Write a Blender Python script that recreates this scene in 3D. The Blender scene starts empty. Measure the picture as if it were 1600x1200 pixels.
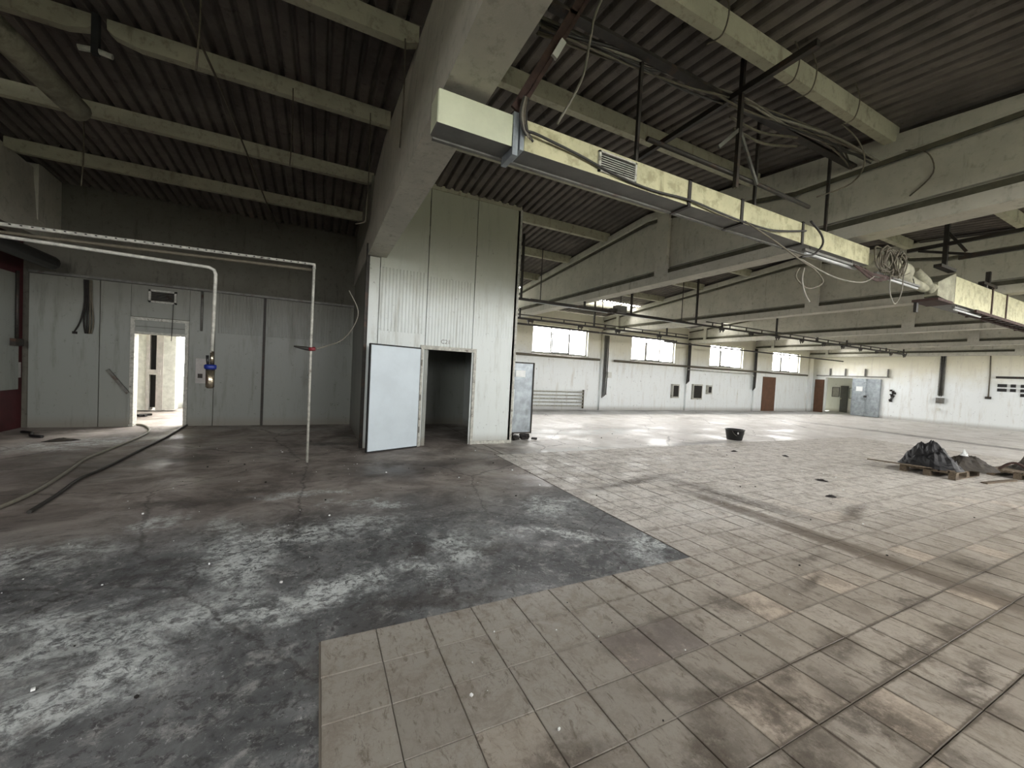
import bpy, math, random
from mathutils import Vector, Matrix, noise as mnoise
S = bpy.context.scene
COL = S.collection
R = random.Random(7)
PI = math.pi

# ------------------------------------------------------------------ camera, world, exposure
cam = bpy.data.objects.new('camera', bpy.data.cameras.new('camera'))
COL.objects.link(cam)
cam.data.sensor_width = 36.0
cam.data.lens = 616.03 / 1600 * 36.0
cam.data.clip_start = 0.05
cam.data.clip_end = 300
_r, _d, _f = (0.89704, -0.05163, -0.43892), (0.03348, 0.99824, -0.04902), (0.44067, 0.02928, 0.89719)   # (X, down, Y)
def _w(v): return Vector((v[0], v[2], -v[1]))
_m = Matrix((_w(_r), -_w(_d), -_w(_f))).transposed().to_4x4()
_m.translation = (0, 0, 1.6)
cam.matrix_world = _m
S.camera = cam
S.view_settings.view_transform = 'Standard'
S.view_settings.look = 'None'
S.view_settings.gamma = 1.0
S.view_settings.use_curve_mapping = False
S.view_settings.exposure = 0.5
S.cycles.max_bounces = 12
S.cycles.diffuse_bounces = 8
S.cycles.glossy_bounces = 3
S.cycles.transparent_max_bounces = 12
S.cycles.caustics_reflective = False
S.cycles.caustics_refractive = False
S.cycles.sample_clamp_indirect = 12
S.cycles.use_denoising = True
SKY = 24.0
wld = bpy.data.worlds.new('overcast_sky'); S.world = wld
wld.use_nodes = True
_b = wld.node_tree.nodes['Background']
_b.inputs[0].default_value = (1.0, 0.98, 0.966, 1)
_b.inputs[1].default_value = SKY

def portal(name, loc, sx, sz, ydir):
    """daylight portal in a window opening: it only guides sampling of the sky, it gives no light"""
    l = bpy.data.lights.new(name, 'AREA'); l.shape = 'RECTANGLE'; l.size = sx; l.size_y = sz
    l.cycles.is_portal = True
    o = bpy.data.objects.new(name, l); COL.objects.link(o); o.location = loc
    o.rotation_euler = (PI / 2, 0, ydir)
    return o

# ------------------------------------------------------------------ mesh helpers
class MB:
    def __init__(s): s.v = []; s.f = []; s.sm = False
    def add(s, vs, fs):
        n = len(s.v); s.v += [tuple(v) for v in vs]; s.f += [tuple(i + n for i in f) for f in fs]; return s
    def box(s, x0, y0, z0, x1, y1, z1):
        if x0 > x1: x0, x1 = x1, x0
        if y0 > y1: y0, y1 = y1, y0
        if z0 > z1: z0, z1 = z1, z0
        return s.add([(x0, y0, z0), (x1, y0, z0), (x1, y1, z0), (x0, y1, z0), (x0, y0, z1), (x1, y0, z1), (x1, y1, z1), (x0, y1, z1)],
                     [(0, 3, 2, 1), (4, 5, 6, 7), (0, 1, 5, 4), (1, 2, 6, 5), (2, 3, 7, 6), (3, 0, 4, 7)])
    def cbox(s, c, d, rot=None):
        hx, hy, hz = d[0] / 2, d[1] / 2, d[2] / 2
        P = [Vector((a * hx, b * hy, e * hz)) for e in (-1, 1) for a, b in ((-1, -1), (1, -1), (1, 1), (-1, 1))]
        if rot is not None: P = [rot @ p for p in P]
        return s.add([p + Vector(c) for p in P], [(0, 3, 2, 1), (4, 5, 6, 7), (0, 1, 5, 4), (1, 2, 6, 5), (2, 3, 7, 6), (3, 0, 4, 7)])
    def bar(s, p, q, w, h):
        p, q = Vector(p), Vector(q); d = (q - p); L = d.length; d.normalize()
        up = Vector((0, 0, 1)) if abs(d.z) < .95 else Vector((0, 1, 0))
        sd = d.cross(up).normalized(); up = sd.cross(d)
        rot = Matrix((d, sd, up)).transposed()
        return s.cbox((p + q) / 2, (L, w, h), rot)
    def tube(s, pts, r, n=8, caps=True):
        pts = [Vector(p) for p in pts]; s.sm = True
        rr = r if isinstance(r, (list, tuple)) else [r] * len(pts)
        prev = None; rings = []; base = len(s.v)
        for i, p in enumerate(pts):
            a = pts[i] - pts[i - 1] if i else pts[1] - pts[0]
            b = pts[i + 1] - pts[i] if i < len(pts) - 1 else a
            d = (a.normalized() + b.normalized())
            d = d.normalized() if d.length > 1e-6 else a.normalized()
            if prev is None:
                u = d.cross(Vector((0, 0, 1)) if abs(d.z) < .9 else Vector((1, 0, 0))).normalized()
            else:
                u = (prev - d * prev.dot(d)).normalized()
            prev = u; w = d.cross(u)
            for k in range(n):
                t = 2 * PI * k / n
                s.v.append(tuple(p + (u * math.cos(t) + w * math.sin(t)) * rr[i]))
        for i in range(len(pts) - 1):
            for k in range(n):
                a = base + i * n + k; b = base + i * n + (k + 1) % n
                s.f.append((a, b, b + n, a + n))
        if caps:
            s.f.append(tuple(base + k for k in range(n))[::-1]); s.f.append(tuple(base + (len(pts) - 1) * n + k for k in range(n)))
        return s
    def loft(s, rings):
        base = len(s.v); n = len(rings[0])
        for r in rings: s.v += [tuple(p) for p in r]
        for i in range(len(rings) - 1):
            for k in range(n):
                a = base + i * n + k; b = base + i * n + (k + 1) % n
                s.f.append((a, a + n, b + n, b))
        s.f.append(tuple(base + k for k in range(n))); s.f.append(tuple(base + (len(rings) - 1) * n + k for k in range(n))[::-1])
        return s
    def build(s, name, mat, parent=None, **kw):
        off = Vector((0, 0, 0)); p = parent
        while p is not None: off += p.location; p = p.parent
        me = bpy.data.meshes.new(name)
        me.from_pydata([(v[0] - off.x, v[1] - off.y, v[2] - off.z) for v in s.v], [], s.f)
        me.materials.append(mat)
        if s.sm: me.polygons.foreach_set('use_smooth', [len(p.vertices) <= 4 for p in me.polygons])
        me.update()
        o = bpy.data.objects.new(name, me); COL.objects.link(o)
        if parent is not None: o.parent = parent
        for k, v in kw.items(): o[k] = v
        return o

def thing(name, label, cat, loc=(0, 0, 0), group=None):
    o = bpy.data.objects.new(name, None); COL.objects.link(o); o.location = loc
    o.empty_display_size = .1
    o['label'] = label; o['category'] = cat
    if group: o['group'] = group
    return o
def sthing(name, loc=(0, 0, 0), label=None):
    o = bpy.data.objects.new(name, None); COL.objects.link(o); o.location = loc; o['kind'] = 'structure'
    if label: o['label'] = label
    return o
def tag(o, label, cat, group=None, kind=None):
    o['label'] = label; o['category'] = cat
    if group: o['group'] = group
    if kind: o['kind'] = kind
    return o
def smooth_path(pts, n=5):
    pts = [Vector(p) for p in pts]; out = []
    for i in range(len(pts) - 1):
        p0 = pts[max(i - 1, 0)]; p1 = pts[i]; p2 = pts[i + 1]; p3 = pts[min(i + 2, len(pts) - 1)]
        for k in range(n):
            t = k / n
            out.append(.5 * ((2 * p1) + (p2 - p0) * t + (2 * p0 - 5 * p1 + 4 * p2 - p3) * t * t + (3 * p1 - p0 - 3 * p2 + p3) * t ** 3))
    out.append(pts[-1]); return out

# ------------------------------------------------------------------ materials
def lin(c):
    return tuple(((x / 255) / 12.92 if x / 255 <= .04045 else ((x / 255 + .055) / 1.055) ** 2.4) for x in c) + (1,)
class NG:
    def __init__(s, name):
        m = bpy.data.materials.new(name); m.use_nodes = True; s.m = m; s.t = m.node_tree; s.n = s.t.nodes
        s.b = s.n['Principled BSDF']; s.geo = s.n.new('ShaderNodeNewGeometry'); s.P = s.geo.outputs['Position']
    def link(s, a, b): s.t.links.new(a, b)
    def put(s, node, i, v):
        if isinstance(v, bpy.types.NodeSocket): s.link(v, node.inputs[i])
        elif v is not None: node.inputs[i].default_value = v
    def math(s, op, a, b=None, c=None, clamp=False):
        n = s.n.new('ShaderNodeMath'); n.operation = op; n.use_clamp = clamp
        s.put(n, 0, a); s.put(n, 1, b); s.put(n, 2, c); return n.outputs[0]
    def vmath(s, op, a, b=None):
        n = s.n.new('ShaderNodeVectorMath'); n.operation = op; s.put(n, 0, a); s.put(n, 1, b)
        return n.outputs[1] if op in ('LENGTH', 'DOT_PRODUCT') else n.outputs[0]
    def noise(s, scale, detail=4, rough=.6, vec=None, stretch=None, dist=0, col=False):
        v = vec if vec is not None else s.P
        if stretch: 
            v = s.vmath('MULTIPLY', v, stretch)
        n = s.n.new('ShaderNodeTexNoise'); s.link(v, n.inputs['Vector'])
        n.inputs['Scale'].default_value = scale; n.inputs['Detail'].default_value = detail
        n.inputs['Roughness'].default_value = rough; n.inputs['Distortion'].default_value = dist
        return n.outputs[1 if col else 0]
    def mr(s, v, a, b, c=0., d=1., smooth=True):
        n = s.n.new('ShaderNodeMapRange'); n.clamp = True
        if smooth: n.interpolation_type = 'SMOOTHSTEP'
        s.put(n, 0, v); n.inputs[1].default_value = a; n.inputs[2].default_value = b; n.inputs[3].default_value = c; n.inputs[4].default_value = d
        return n.outputs[0]
    def mix(s, f, a, b, mode='MIX'):
        n = s.n.new('ShaderNodeMix'); n.data_type = 'RGBA'; n.blend_type = mode
        s.put(n, 0, f); s.put(n, 6, a); s.put(n, 7, b); return n.outputs[2]
    def xyz(s, v=None):
        n = s.n.new('ShaderNodeSeparateXYZ'); s.link(v if v is not None else s.P, n.inputs[0]); return n.outputs
    def blobs(s, P, lst, soft=.45):
        out = None
        for x, y, rx, ry, a in lst:
            n = s.n.new('ShaderNodeMapping'); n.vector_type = 'TEXTURE'; s.link(P, n.inputs[0])
            n.inputs[1].default_value = (x, y, 0); n.inputs[2].default_value = (0, 0, math.radians(a)); n.inputs[3].default_value = (rx, ry, 1e4)
            d = s.mr(s.vmath('LENGTH', n.outputs[0]), 1 + soft, 1 - soft * 1.6, 0, 1)
            out = d if out is None else s.math('MAXIMUM', out, d)
        return out
    def bump(s, h, strength=.3, dist=.01):
        n = s.n.new('ShaderNodeBump'); n.inputs['Strength'].default_value = strength; n.inputs['Distance'].default_value = dist
        s.link(h, n.inputs['Height']); s.link(n.outputs[0], s.b.inputs['Normal'])
    def done(s, col, rough=.8, metal=0., spec=None):
        s.put(s.b, 'Base Color', col); s.put(s.b, 'Roughness', rough); s.put(s.b, 'Metallic', metal)
        if spec is not None: s.b.inputs['Specular IOR Level'].default_value = spec
        return s.m

def plain(name, c, rough=.6, metal=0., vary=.25, scale=6, grime=None, gr=(.52, .7), bump=.15, stretch=None):
    g = NG(name); a = lin(c)
    n1 = g.noise(scale, 5, .65, stretch=stretch)
    dark = tuple(x * (1 - vary) for x in a[:3]) + (1,); lt = tuple(min(1, x * (1 + vary * .6)) for x in a[:3]) + (1,)
    col = g.mix(g.mr(n1, .3, .7), dark, lt)
    if grime:
        col = g.mix(g.math('MULTIPLY', g.mr(g.noise(scale * .45, 7, .7, dist=.4, stretch=stretch), gr[0], gr[1]), .8), col, lin(grime))
    g.bump(g.noise(scale * 7, 4, .6), bump, .006)
    return g.done(col, rough, metal)

M = {}
M['steel_dark'] = plain('dark_steel', (52, 49, 44), .6, .3, .3, 12, (80, 58, 42))
M['steel_grey'] = plain('grey_steel', (110, 110, 104), .55, .3, .25, 10, (80, 62, 48))
M['rust'] = plain('rusty_steel', (66, 49, 43), .85, .1, .4, 14, (52, 36, 30))
M['white_metal'] = plain('white_painted_metal', (205, 207, 200), .5, 0, .15, 9, (120, 110, 95), (.6, .8))
M['galv'] = plain('galvanised_sheet', (150, 158, 162), .45, .5, .25, 5, (105, 110, 110))
M['pipe_white'] = plain('white_painted_pipe', (178, 178, 168), .6, 0, .3, 18, (90, 84, 74), (.55, .68))
M['cable_dark'] = plain('dark_cable', (42, 40, 36), .6, 0, .2, 20)
M['cable_light'] = plain('grey_cable', (122, 118, 106), .6, 0, .2, 20)
M['cable_mid'] = plain('dusty_cable', (92, 86, 72), .7, 0, .25, 20)
M['black'] = plain('black_plastic', (26, 26, 26), .45, 0, .3, 8)
M['film'] = plain('black_sheeting', (9, 9, 12), .55, 0, .3, 6)
M['sack'] = plain('dark_sacking', (58, 53, 46), .85, 0, .4, 9, (30, 27, 24))
M['wood'] = plain('weathered_wood', (104, 92, 76), .85, 0, .35, 9, (55, 46, 38), (.5, .7), .4, (1, 6, 6))
M['blue'] = plain('blue_plastic', (26, 44, 120), .4, 0, .15, 20)
M['chrome'] = plain('steel_bowl', (170, 160, 140), .25, .9, .2, 12)
M['red'] = plain('red_plastic', (120, 30, 40), .5, 0, .2, 20)
M['maroon'] = plain('maroon_paint', (70, 26, 30), .6, 0, .25, 4, (45, 22, 24))
M['insul'] = plain('pipe_insulation', (150, 148, 128), .85, 0, .3, 7, (80, 78, 62), (.5, .7), .5)
M['tube'] = plain('white_lamp_tube', (190, 192, 190), .3, 0, .05, 6)
M['gasket'] = plain('black_rubber', (30, 32, 32), .7, 0, .2, 10)
M['leaf'] = plain('clean_door_skin', (196, 208, 214), .45, 0, .06, 2, (150, 152, 148), (.68, .8), .03)
M['grey_door'] = plain('grey_door_paint', (92, 92, 90), .6, 0, .15, 4)
M['board'] = plain('notice_board', (175, 172, 168), .7, 0, .15, 8)
M['paper'] = plain('paper', (225, 228, 226), .8, 0, .05, 10)
M['brown_door'] = plain('brown_door_paint', (96, 66, 46), .65, 0, .2, 4)
M['groove_shade'] = plain('groove_shade_band', (82, 80, 66), .95, 0, .3, 6)  # dark colour standing in for shade along the beam flanges
M['dirt'] = plain('dark_dirt', (40, 37, 34), .95, 0, .4, 20)

def concrete_painted(name, c, grime, amt=(.52, .72), rough=.85, streak=True):
    g = NG(name); a = lin(c)
    n1 = g.noise(1.6, 6, .65); n2 = g.noise(9, 6, .7)
    col = g.mix(g.mr(n1, .3, .7), tuple(x * .8 for x in a[:3]) + (1,), a)
    col = g.mix(g.math('MULTIPLY', g.mr(n2, amt[0], amt[1]), .5), col, lin(grime))
    if streak:
        st = g.noise(3.2, 6, .7, stretch=(2.2, 2.2, .35))
        col = g.mix(g.math('MULTIPLY', g.mr(st, .55, .72), .55), col, lin(grime))
    g.bump(g.noise(28, 5, .65), .35, .008)
    return g.done(col, rough)
M['beam'] = concrete_painted('painted_beam_concrete', (190, 187, 174), (124, 120, 106))
M['purlin'] = concrete_painted('painted_purlin_concrete', (174, 171, 150), (92, 88, 72), (.5, .7))
M['dark_conc'] = concrete_painted('sooty_concrete', (98, 96, 86), (48, 47, 40))
g = NG('corrugated_cement')
c0 = g.mix(g.mr(g.noise(1.1, 6, .7), .35, .7), lin((80, 75, 70)), lin((110, 103, 96)))
c0 = g.mix(g.mr(g.noise(7, 6, .75), .55, .75), c0, lin((52, 48, 44)))
g.bump(g.noise(30, 4, .6), .3, .006)
M['roof'] = g.done(c0, .9)

# cold-store panels, with dark scuffs and a green-grey tone towards the top
def panel_mat(name, low, high, z0, z1, scuff):
    g = NG(name)
    z = g.xyz()[2]
    zz = g.math('ADD', z, g.math('MULTIPLY', g.noise(1.2, 5, .7), 1.2))
    col = g.mix(g.mr(zz, z0 + .6, z1 + .6), lin(low), lin(high))
    col = g.mix(g.math('MULTIPLY', g.mr(g.noise(2.2, 6, .7, stretch=(2.5, 2.5, .3)), .5, .72), .5), col, lin(scuff))
    col = g.mix(g.math('MULTIPLY', g.mr(g.noise(9, 7, .8), .6, .68), .8), col, lin((78, 76, 68)))
    col = g.mix(g.math('MULTIPLY', g.mr(z, .28, .02), .5), col, lin((120, 110, 96)))
    g.bump(g.noise(8, 4, .6), .12, .01)
    return g.done(col, .5)
M['panel'] = panel_mat('cold_store_panel', (206, 213, 210), (172, 174, 156), 2.3, 4.2, (150, 150, 136))
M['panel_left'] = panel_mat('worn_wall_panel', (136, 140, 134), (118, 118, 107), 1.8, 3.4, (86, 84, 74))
M['wall'] = panel_mat('limewashed_wall', (226, 231, 231), (202, 198, 176), 1.8, 3.4, (182, 176, 162))  # bluish lower tone paints in daylight, cream upper tone is dirt
M['wall_room'] = panel_mat('white_room_wall', (240, 240, 236), (238, 238, 232), 1.8, 3.4, (222, 220, 210))
M['duct'] = concrete_painted('duct_foil_facing', (190, 187, 150), (112, 103, 72), (.45, .64), .6)
M['duct_clean'] = concrete_painted('duct_clean_facing', (194, 199, 172), (158, 158, 132), (.6, .8), .55, False)
M['duct_under'] = plain('duct_steel_underside', (112, 112, 108), .6, .3, .15, 6)
g = NG('window_glass')
for n in list(g.n):
    if n.type not in ('OUTPUT_MATERIAL',): g.n.remove(n)
tr = g.n.new('ShaderNodeBsdfTransparent'); tr.inputs[0].default_value = (.94, .94, .94, 1)
gl = g.n.new('ShaderNodeBsdfGlossy'); gl.inputs['Roughness'].default_value = .1
mx = g.n.new('ShaderNodeMixShader'); mx.inputs[0].default_value = .06
g.link(tr.outputs[0], mx.inputs[1]); g.link(gl.outputs[0], mx.inputs[2]); g.link(mx.outputs[0], g.n['Material Output'].inputs[0])
M['glass'] = g.m
M['ground'] = plain('outdoor_ground', (128, 130, 118), .9, 0, .2, 1)

# ---- floor concrete
g = NG('stained_concrete_floor')
x, y, z = g.xyz()
wob = g.vmath('MULTIPLY', g.vmath('SUBTRACT', g.noise(2.1, 6, .75, col=True), (.5, .5, .5)), (1.1, 1.1, 0))
Pw = g.vmath('ADD', g.P, wob)
near = g.mr(g.math('ADD', y, g.math('MULTIPLY', g.noise(.8, 4, .6), 1.2)), 6.2, 4.4)
fine = g.noise(5.5, 9, .78, dist=.5)
mott = g.noise(1.3, 7, .7, dist=.8)
cN = g.mix(g.mr(mott, .32, .7), lin((70, 72, 73)), lin((116, 118, 118)))
cN = g.mix(g.math('MULTIPLY', g.mr(fine, .5, .66), .8), cN, lin((150, 150, 147)))
cN = g.mix(g.math('MULTIPLY', g.mr(g.noise(13, 8, .8, dist=.4), .5, .6), .8), cN, lin((56, 55, 55)))
cN = g.mix(g.math('MULTIPLY', g.mr(g.noise(24, 8, .85, dist=.4), .57, .66), .7), cN, lin((184, 186, 184)))
cF = g.mix(g.mr(mott, .32, .7), lin((112, 104, 98)), lin((168, 160, 152)))
cF = g.mix(g.mr(g.noise(3, 8, .75, stretch=(1, 2.4, 1)), .5, .72), cF, lin((86, 80, 74)))
col = g.mix(near, cF, cN)
# the open hall beyond the box: light cement screed
hall = g.mr(g.math('ADD', x, g.math('MULTIPLY', g.math('SUBTRACT', mott, .5), 1.6)), 3.1, 4.6)
cH = g.mix(g.mr(mott, .3, .7), lin((192, 188, 181)), lin((222, 219, 214)))
cH = g.mix(g.mr(g.noise(2.2, 8, .75, stretch=(1, 3, 1), dist=.6), .54, .74), cH, lin((146, 139, 131)))
cH = g.mix(g.mr(g.noise(1.1, 8, .75, dist=1.), .6, .72), cH, lin((232, 231, 227)))
col = g.mix(hall, col, cH)
band = g.math('MULTIPLY', g.mr(g.math('ADD', y, g.math('MULTIPLY', fine, .25)), 13.3, 13.7), g.mr(x, 3.9, 4.1))
col = g.mix(g.math('MULTIPLY', band, .8), col, lin((142, 142, 140)))
brk = g.math('MULTIPLY', g.mr(g.noise(16, 9, .85, dist=.5), .42, .54), g.mr(g.noise(2.6, 6, .75, dist=.8), .36, .56))
WHITE = [(-1.5, 2.95, 1.0, .34, -3), (-.5, 2.95, .8, .2, 2), (.1, 2.93, .5, .17, 0), (.62, 3.05, .4, .2, 15), (-1.1, 2.55, .6, .2, 10), (-.5, 3.5, .3, .5, 20), (-2.2, 4.2, .8, .3, 0), (0, 4.1, .9, .25, 5), (-1.34, 4.8, .22, .16, 20), (-.1, 5.35, .6, .12, -5), (.5, 4.75, .5, .1, -20),
         (-1.3, 2.3, .5, .12, 25), (2.6, 4.05, .45, .3, 30), (2.95, 2.85, .35, .18, 40), (2.2, 3.3, .6, .12, -30), (5.0, 7.0, 1.4, .3, 5), (1.2, 3.4, .25, .35, 10), (-.6, 3.9, .12, .8, 12), (7.5, 9.2, 2.5, .5, 3), (-3.6, 9.3, 1.2, .5, 20)]
DARK = [(-1.2, 5.4, .8, .18, 4), (-.6, 5.75, .5, .15, 0), (.76, 3.45, .12, .2, 30), (1.5, 3.2, .25, .12, -20), (.3, 2.1, .3, .5, 0), (.85, 2.62, .6, .1, 4), (1.3, 6.3, 1.6, .5, 4), (4.4, 9.4, .9, .5, 0), (0.2, 8.6, .8, .2, 0), (-2.2, 7.6, .9, .25, 10), (6.5, 5.8, 1.5, .25, -8), (9, 7, 1.8, .22, 4), (20, 5.2, 6, .4, 85), (11.3, 4.6, 1, .15, 10)]
col = g.mix(g.math('MULTIPLY', g.math('MULTIPLY', g.blobs(Pw, WHITE), brk), .9), col, lin((206, 212, 210)))
col = g.mix(g.math('MULTIPLY', g.blobs(Pw, DARK), .6), col, lin((52, 46, 42)))
cr = g.n.new('ShaderNodeTexVoronoi'); cr.feature = 'DISTANCE_TO_EDGE'; g.link(g.vmath('ADD', g.P, g.vmath('MULTIPLY', wob, (.3, .3, 0))), cr.inputs['Vector']); cr.inputs['Scale'].default_value = .42
col = g.mix(g.mr(cr.outputs['Distance'], .008, .001, 0, .5), col, lin((46, 42, 40)))
# grout bed below the tiles
tl = g.math('MULTIPLY', g.mr(x, .03, .05), g.math('MAXIMUM', g.mr(y, 2.47, 2.45), g.mr(x, 3.26, 3.28)))
tl = g.math('MULTIPLY', tl, g.mr(z, -.0055, -.0065))
col = g.mix(tl, col, g.mix(g.mr(g.math('ADD', x, g.math('MULTIPLY', g.noise(3, 5, .7), .8)), 1.2, 2.2), lin((122, 115, 105)), lin((70, 61, 52))))
wet = g.mr(g.noise(.9, 5, .6), .45, .62)
rg = g.math('SUBTRACT', g.math('SUBTRACT', .74, g.math('MULTIPLY', wet, .3)), g.math('MULTIPLY', hall, .12))
g.bump(g.math('ADD', g.noise(7, 8, .75), g.math('MULTIPLY', g.noise(45, 4, .7), .35)), .45, .012)
M['floor'] = g.done(col, rg)

# ---- tiles
g = NG('cement_floor_tile')
x, y, z = g.xyz()
cell = g.vmath('FLOOR', g.vmath('DIVIDE', g.vmath('SUBTRACT', g.P, (.06, .67 - 8 * .296, -1)), (.305, .296, 50)))
wn = g.n.new('ShaderNodeTexWhiteNoise'); wn.noise_dimensions = '3D'; g.link(cell, wn.inputs['Vector'])
col = g.mix(wn.outputs['Value'], lin((140, 132, 120)), lin((160, 152, 140)))
col = g.mix(g.mr(g.math('FRACT', g.math('MULTIPLY', wn.outputs['Value'], 7.3)), .88, .9), col, lin((177, 164, 148)))
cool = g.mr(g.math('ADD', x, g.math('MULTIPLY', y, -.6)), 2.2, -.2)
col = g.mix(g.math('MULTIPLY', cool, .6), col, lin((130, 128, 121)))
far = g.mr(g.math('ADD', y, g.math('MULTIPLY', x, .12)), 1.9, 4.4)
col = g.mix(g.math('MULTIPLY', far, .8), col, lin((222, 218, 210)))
wob = g.vmath('MULTIPLY', g.vmath('SUBTRACT', g.noise(3.4, 6, .75, col=True), (.5, .5, .5)), (.42, .42, 0))
Pw = g.vmath('ADD', g.P, wob)
col = g.mix(g.math('MULTIPLY', g.mr(g.noise(4.5, 9, .8, dist=.5), .46, .62), .6), col, lin((116, 107, 95)))
col = g.mix(g.math('MULTIPLY', g.mr(g.noise(9, 9, .8, stretch=(2.4, 1, 1), dist=.7), .53, .63), .75), col, lin((94, 84, 72)))
col = g.mix(g.math('MULTIPLY', g.mr(g.noise(38, 6, .8), .64, .7), .6), col, lin((205, 200, 188)))
TD = [(1.5, 1.0, .5, .09, 42), (2.3, 1.0, .7, .07, -50), (3.4, .8, .4, .05, 0), (3.9, 1.0, .25, .06, 0), (4.87, 3.2, .13, 1.0, 0), (1.0, 1.3, .2, .1, 0), (3.7, 1.75, .3, .06, 10), (4.2, 2.0, .3, .06, 0),(1.8, 1.78, .26, .14, -5), (2.1, 1.75, .2, .12, 0), (1.95, 1.22, .4, .07, -30), (2.05, 1.08, .25, .08, 40), (2.36, 1.22, .16, .09, 20), (2.96, 1.24, .16, .12, 10), (3.3, 1.0, .5, .03, 0), (4.87, 1.9, .14, 1.5, 0), (4.95, 1.05, .2, .35, 0),
      (1.5, .95, .3, .12, 30), (2.55, .85, .16, .3, 0), (4.2, 1.3, .25, .06, 0), (3.1, .72, .1, .2, 20), (5.6, 1.35, .25, .2, 0), (2.7, 1.85, .2, .12, -30), (1.9, .85, .35, .1, 15), (5.3, 3.6, .2, 1.2, 8), (4.4, 4.6, 1.2, .12, 10), (6.4, 2.6, .6, .1, 15)]
tmask = g.math('MULTIPLY', g.blobs(Pw, TD, .5), g.mr(g.noise(11, 8, .8), .3, .55))
crk = g.mr(g.math('ABSOLUTE', g.math('SUBTRACT', g.noise(2.6, 5, .7, dist=1.2), .5)), .006, .0)
col = g.mix(g.math('MULTIPLY', crk, g.mr(g.noise(1.7, 3, .6), .5, .6, 0, .5)), col, lin((70, 62, 54)))
col = g.mix(g.math('MULTIPLY', tmask, .8), col, lin((70, 61, 51)))
col = g.mix(g.math('MULTIPLY', g.math('MULTIPLY', g.blobs(Pw, [(2.9, 3.2, .35, .2, 40), (3.5, 4.3, .3, .3, 20), (4.9, 2.9, .5, .3, 0), (4.3, 3.3, .5, .3, 0)]), g.mr(g.noise(7, 8, .8), .4, .6)), .6), col, lin((214, 213, 208)))
col = g.mix(g.math('MULTIPLY', g.mr(g.noise(19, 8, .85, dist=.4), .5, .6), .4), col, lin((120, 112, 101)))
dn = g.math('MULTIPLY', g.math('SUBTRACT', g.noise(9, 7, .8), .5), .16)
strip = g.math('MULTIPLY', g.mr(g.math('ADD', g.math('ABSOLUTE', g.math('SUBTRACT', x, 4.9)), dn), .19, .12), g.math('MULTIPLY', g.mr(y, 4.4, 3.2), g.mr(g.noise(5, 7, .8), .3, .5)))
col = g.mix(g.math('MULTIPLY', strip, .75), col, lin((104, 94, 82)))
dn2 = g.math('MULTIPLY', g.math('SUBTRACT', g.noise(7, 7, .8), .5), .05)
lines = None
for yy, ww in ((.966, .02), (.67, .018), (1.262, .013), (.374, .015)):
    l = g.mr(g.math('ADD', g.math('ABSOLUTE', g.math('SUBTRACT', y, yy)), dn2), ww, ww * .4)
    lines = l if lines is None else g.math('MAXIMUM', lines, l)
for xx, ww in ((3.11, .014), (2.195, .012), (4.33, .01)):
    l = g.mr(g.math('ADD', g.math('ABSOLUTE', g.math('SUBTRACT', x, xx)), dn2), ww, ww * .4)
    lines = g.math('MAXIMUM', lines, l)
lines = g.math('MULTIPLY', lines, g.mr(x, 1.4, 2.2))
col = g.mix(g.math('MULTIPLY', lines, .75), col, lin((84, 75, 63)))
dk = g.math('MULTIPLY', g.math('MULTIPLY', g.mr(x, 1.57, 1.6), g.mr(x, 2.2, 2.17)), g.math('MULTIPLY', g.mr(y, 1.55, 1.57), g.mr(y, 1.86, 1.84)))
col = g.mix(g.math('MULTIPLY', g.math('MULTIPLY', dk, g.mr(g.noise(8, 8, .8), .35, .5)), .7), col, lin((104, 96, 90)))
# dirt gathered along the tile edges
fx = g.math('FRACT', g.math('DIVIDE', g.math('SUBTRACT', x, .06), .305)); fy = g.math('FRACT', g.math('DIVIDE', g.math('SUBTRACT', y, .67 - 8 * .296), .296))
ex = g.math('MINIMUM', fx, g.math('SUBTRACT', 1., fx)); ey = g.math('MINIMUM', fy, g.math('SUBTRACT', 1., fy))
ed = g.math('ADD', g.math('MINIMUM', ex, ey), g.math('MULTIPLY', g.math('SUBTRACT', g.noise(6, 6, .7), .46), .16))
col = g.mix(g.math('MULTIPLY', g.mr(ed, .07, .0), g.mr(x, .8, 2.2, .15, .6)), col, lin((76, 68, 58)))
g.bump(g.math('ADD', g.noise(9, 7, .7), g.math('MULTIPLY', g.noise(60, 4, .7), .3)), .3, .006)
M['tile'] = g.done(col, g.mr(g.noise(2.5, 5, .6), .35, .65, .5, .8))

# ------------------------------------------------------------------ shell
XL, XR, YN, YF = -5.3, 30.5, -2.3, 15.3
YP = 11.3                      # partition with the doorway
def roofz(y): return 5.38 - .095 * abs(y - 6.8)
mb = MB(); mb.box(-60, -60, -.4, 90, 80, -.3); o = mb.build('ground_outside', M['ground'], kind='structure')

flo = MB()
flo.box(XL - .2, YN - .3, -.3, XR + 6, YF + .3, -.007)
flo.box(XL, YN, -.007, .052, YF, -.005)
flo.box(.052, 2.444, -.007, 3.268, YF, -.005)
TX1, TY1 = 16.53, 6.89
flo.box(TX1, YN, -.007, XR + 5, YF, -.001)
flo.box(3.29, TY1, -.007, TX1, YF, -.001)
floor = flo.build('floor', M['floor'], kind='structure')

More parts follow.
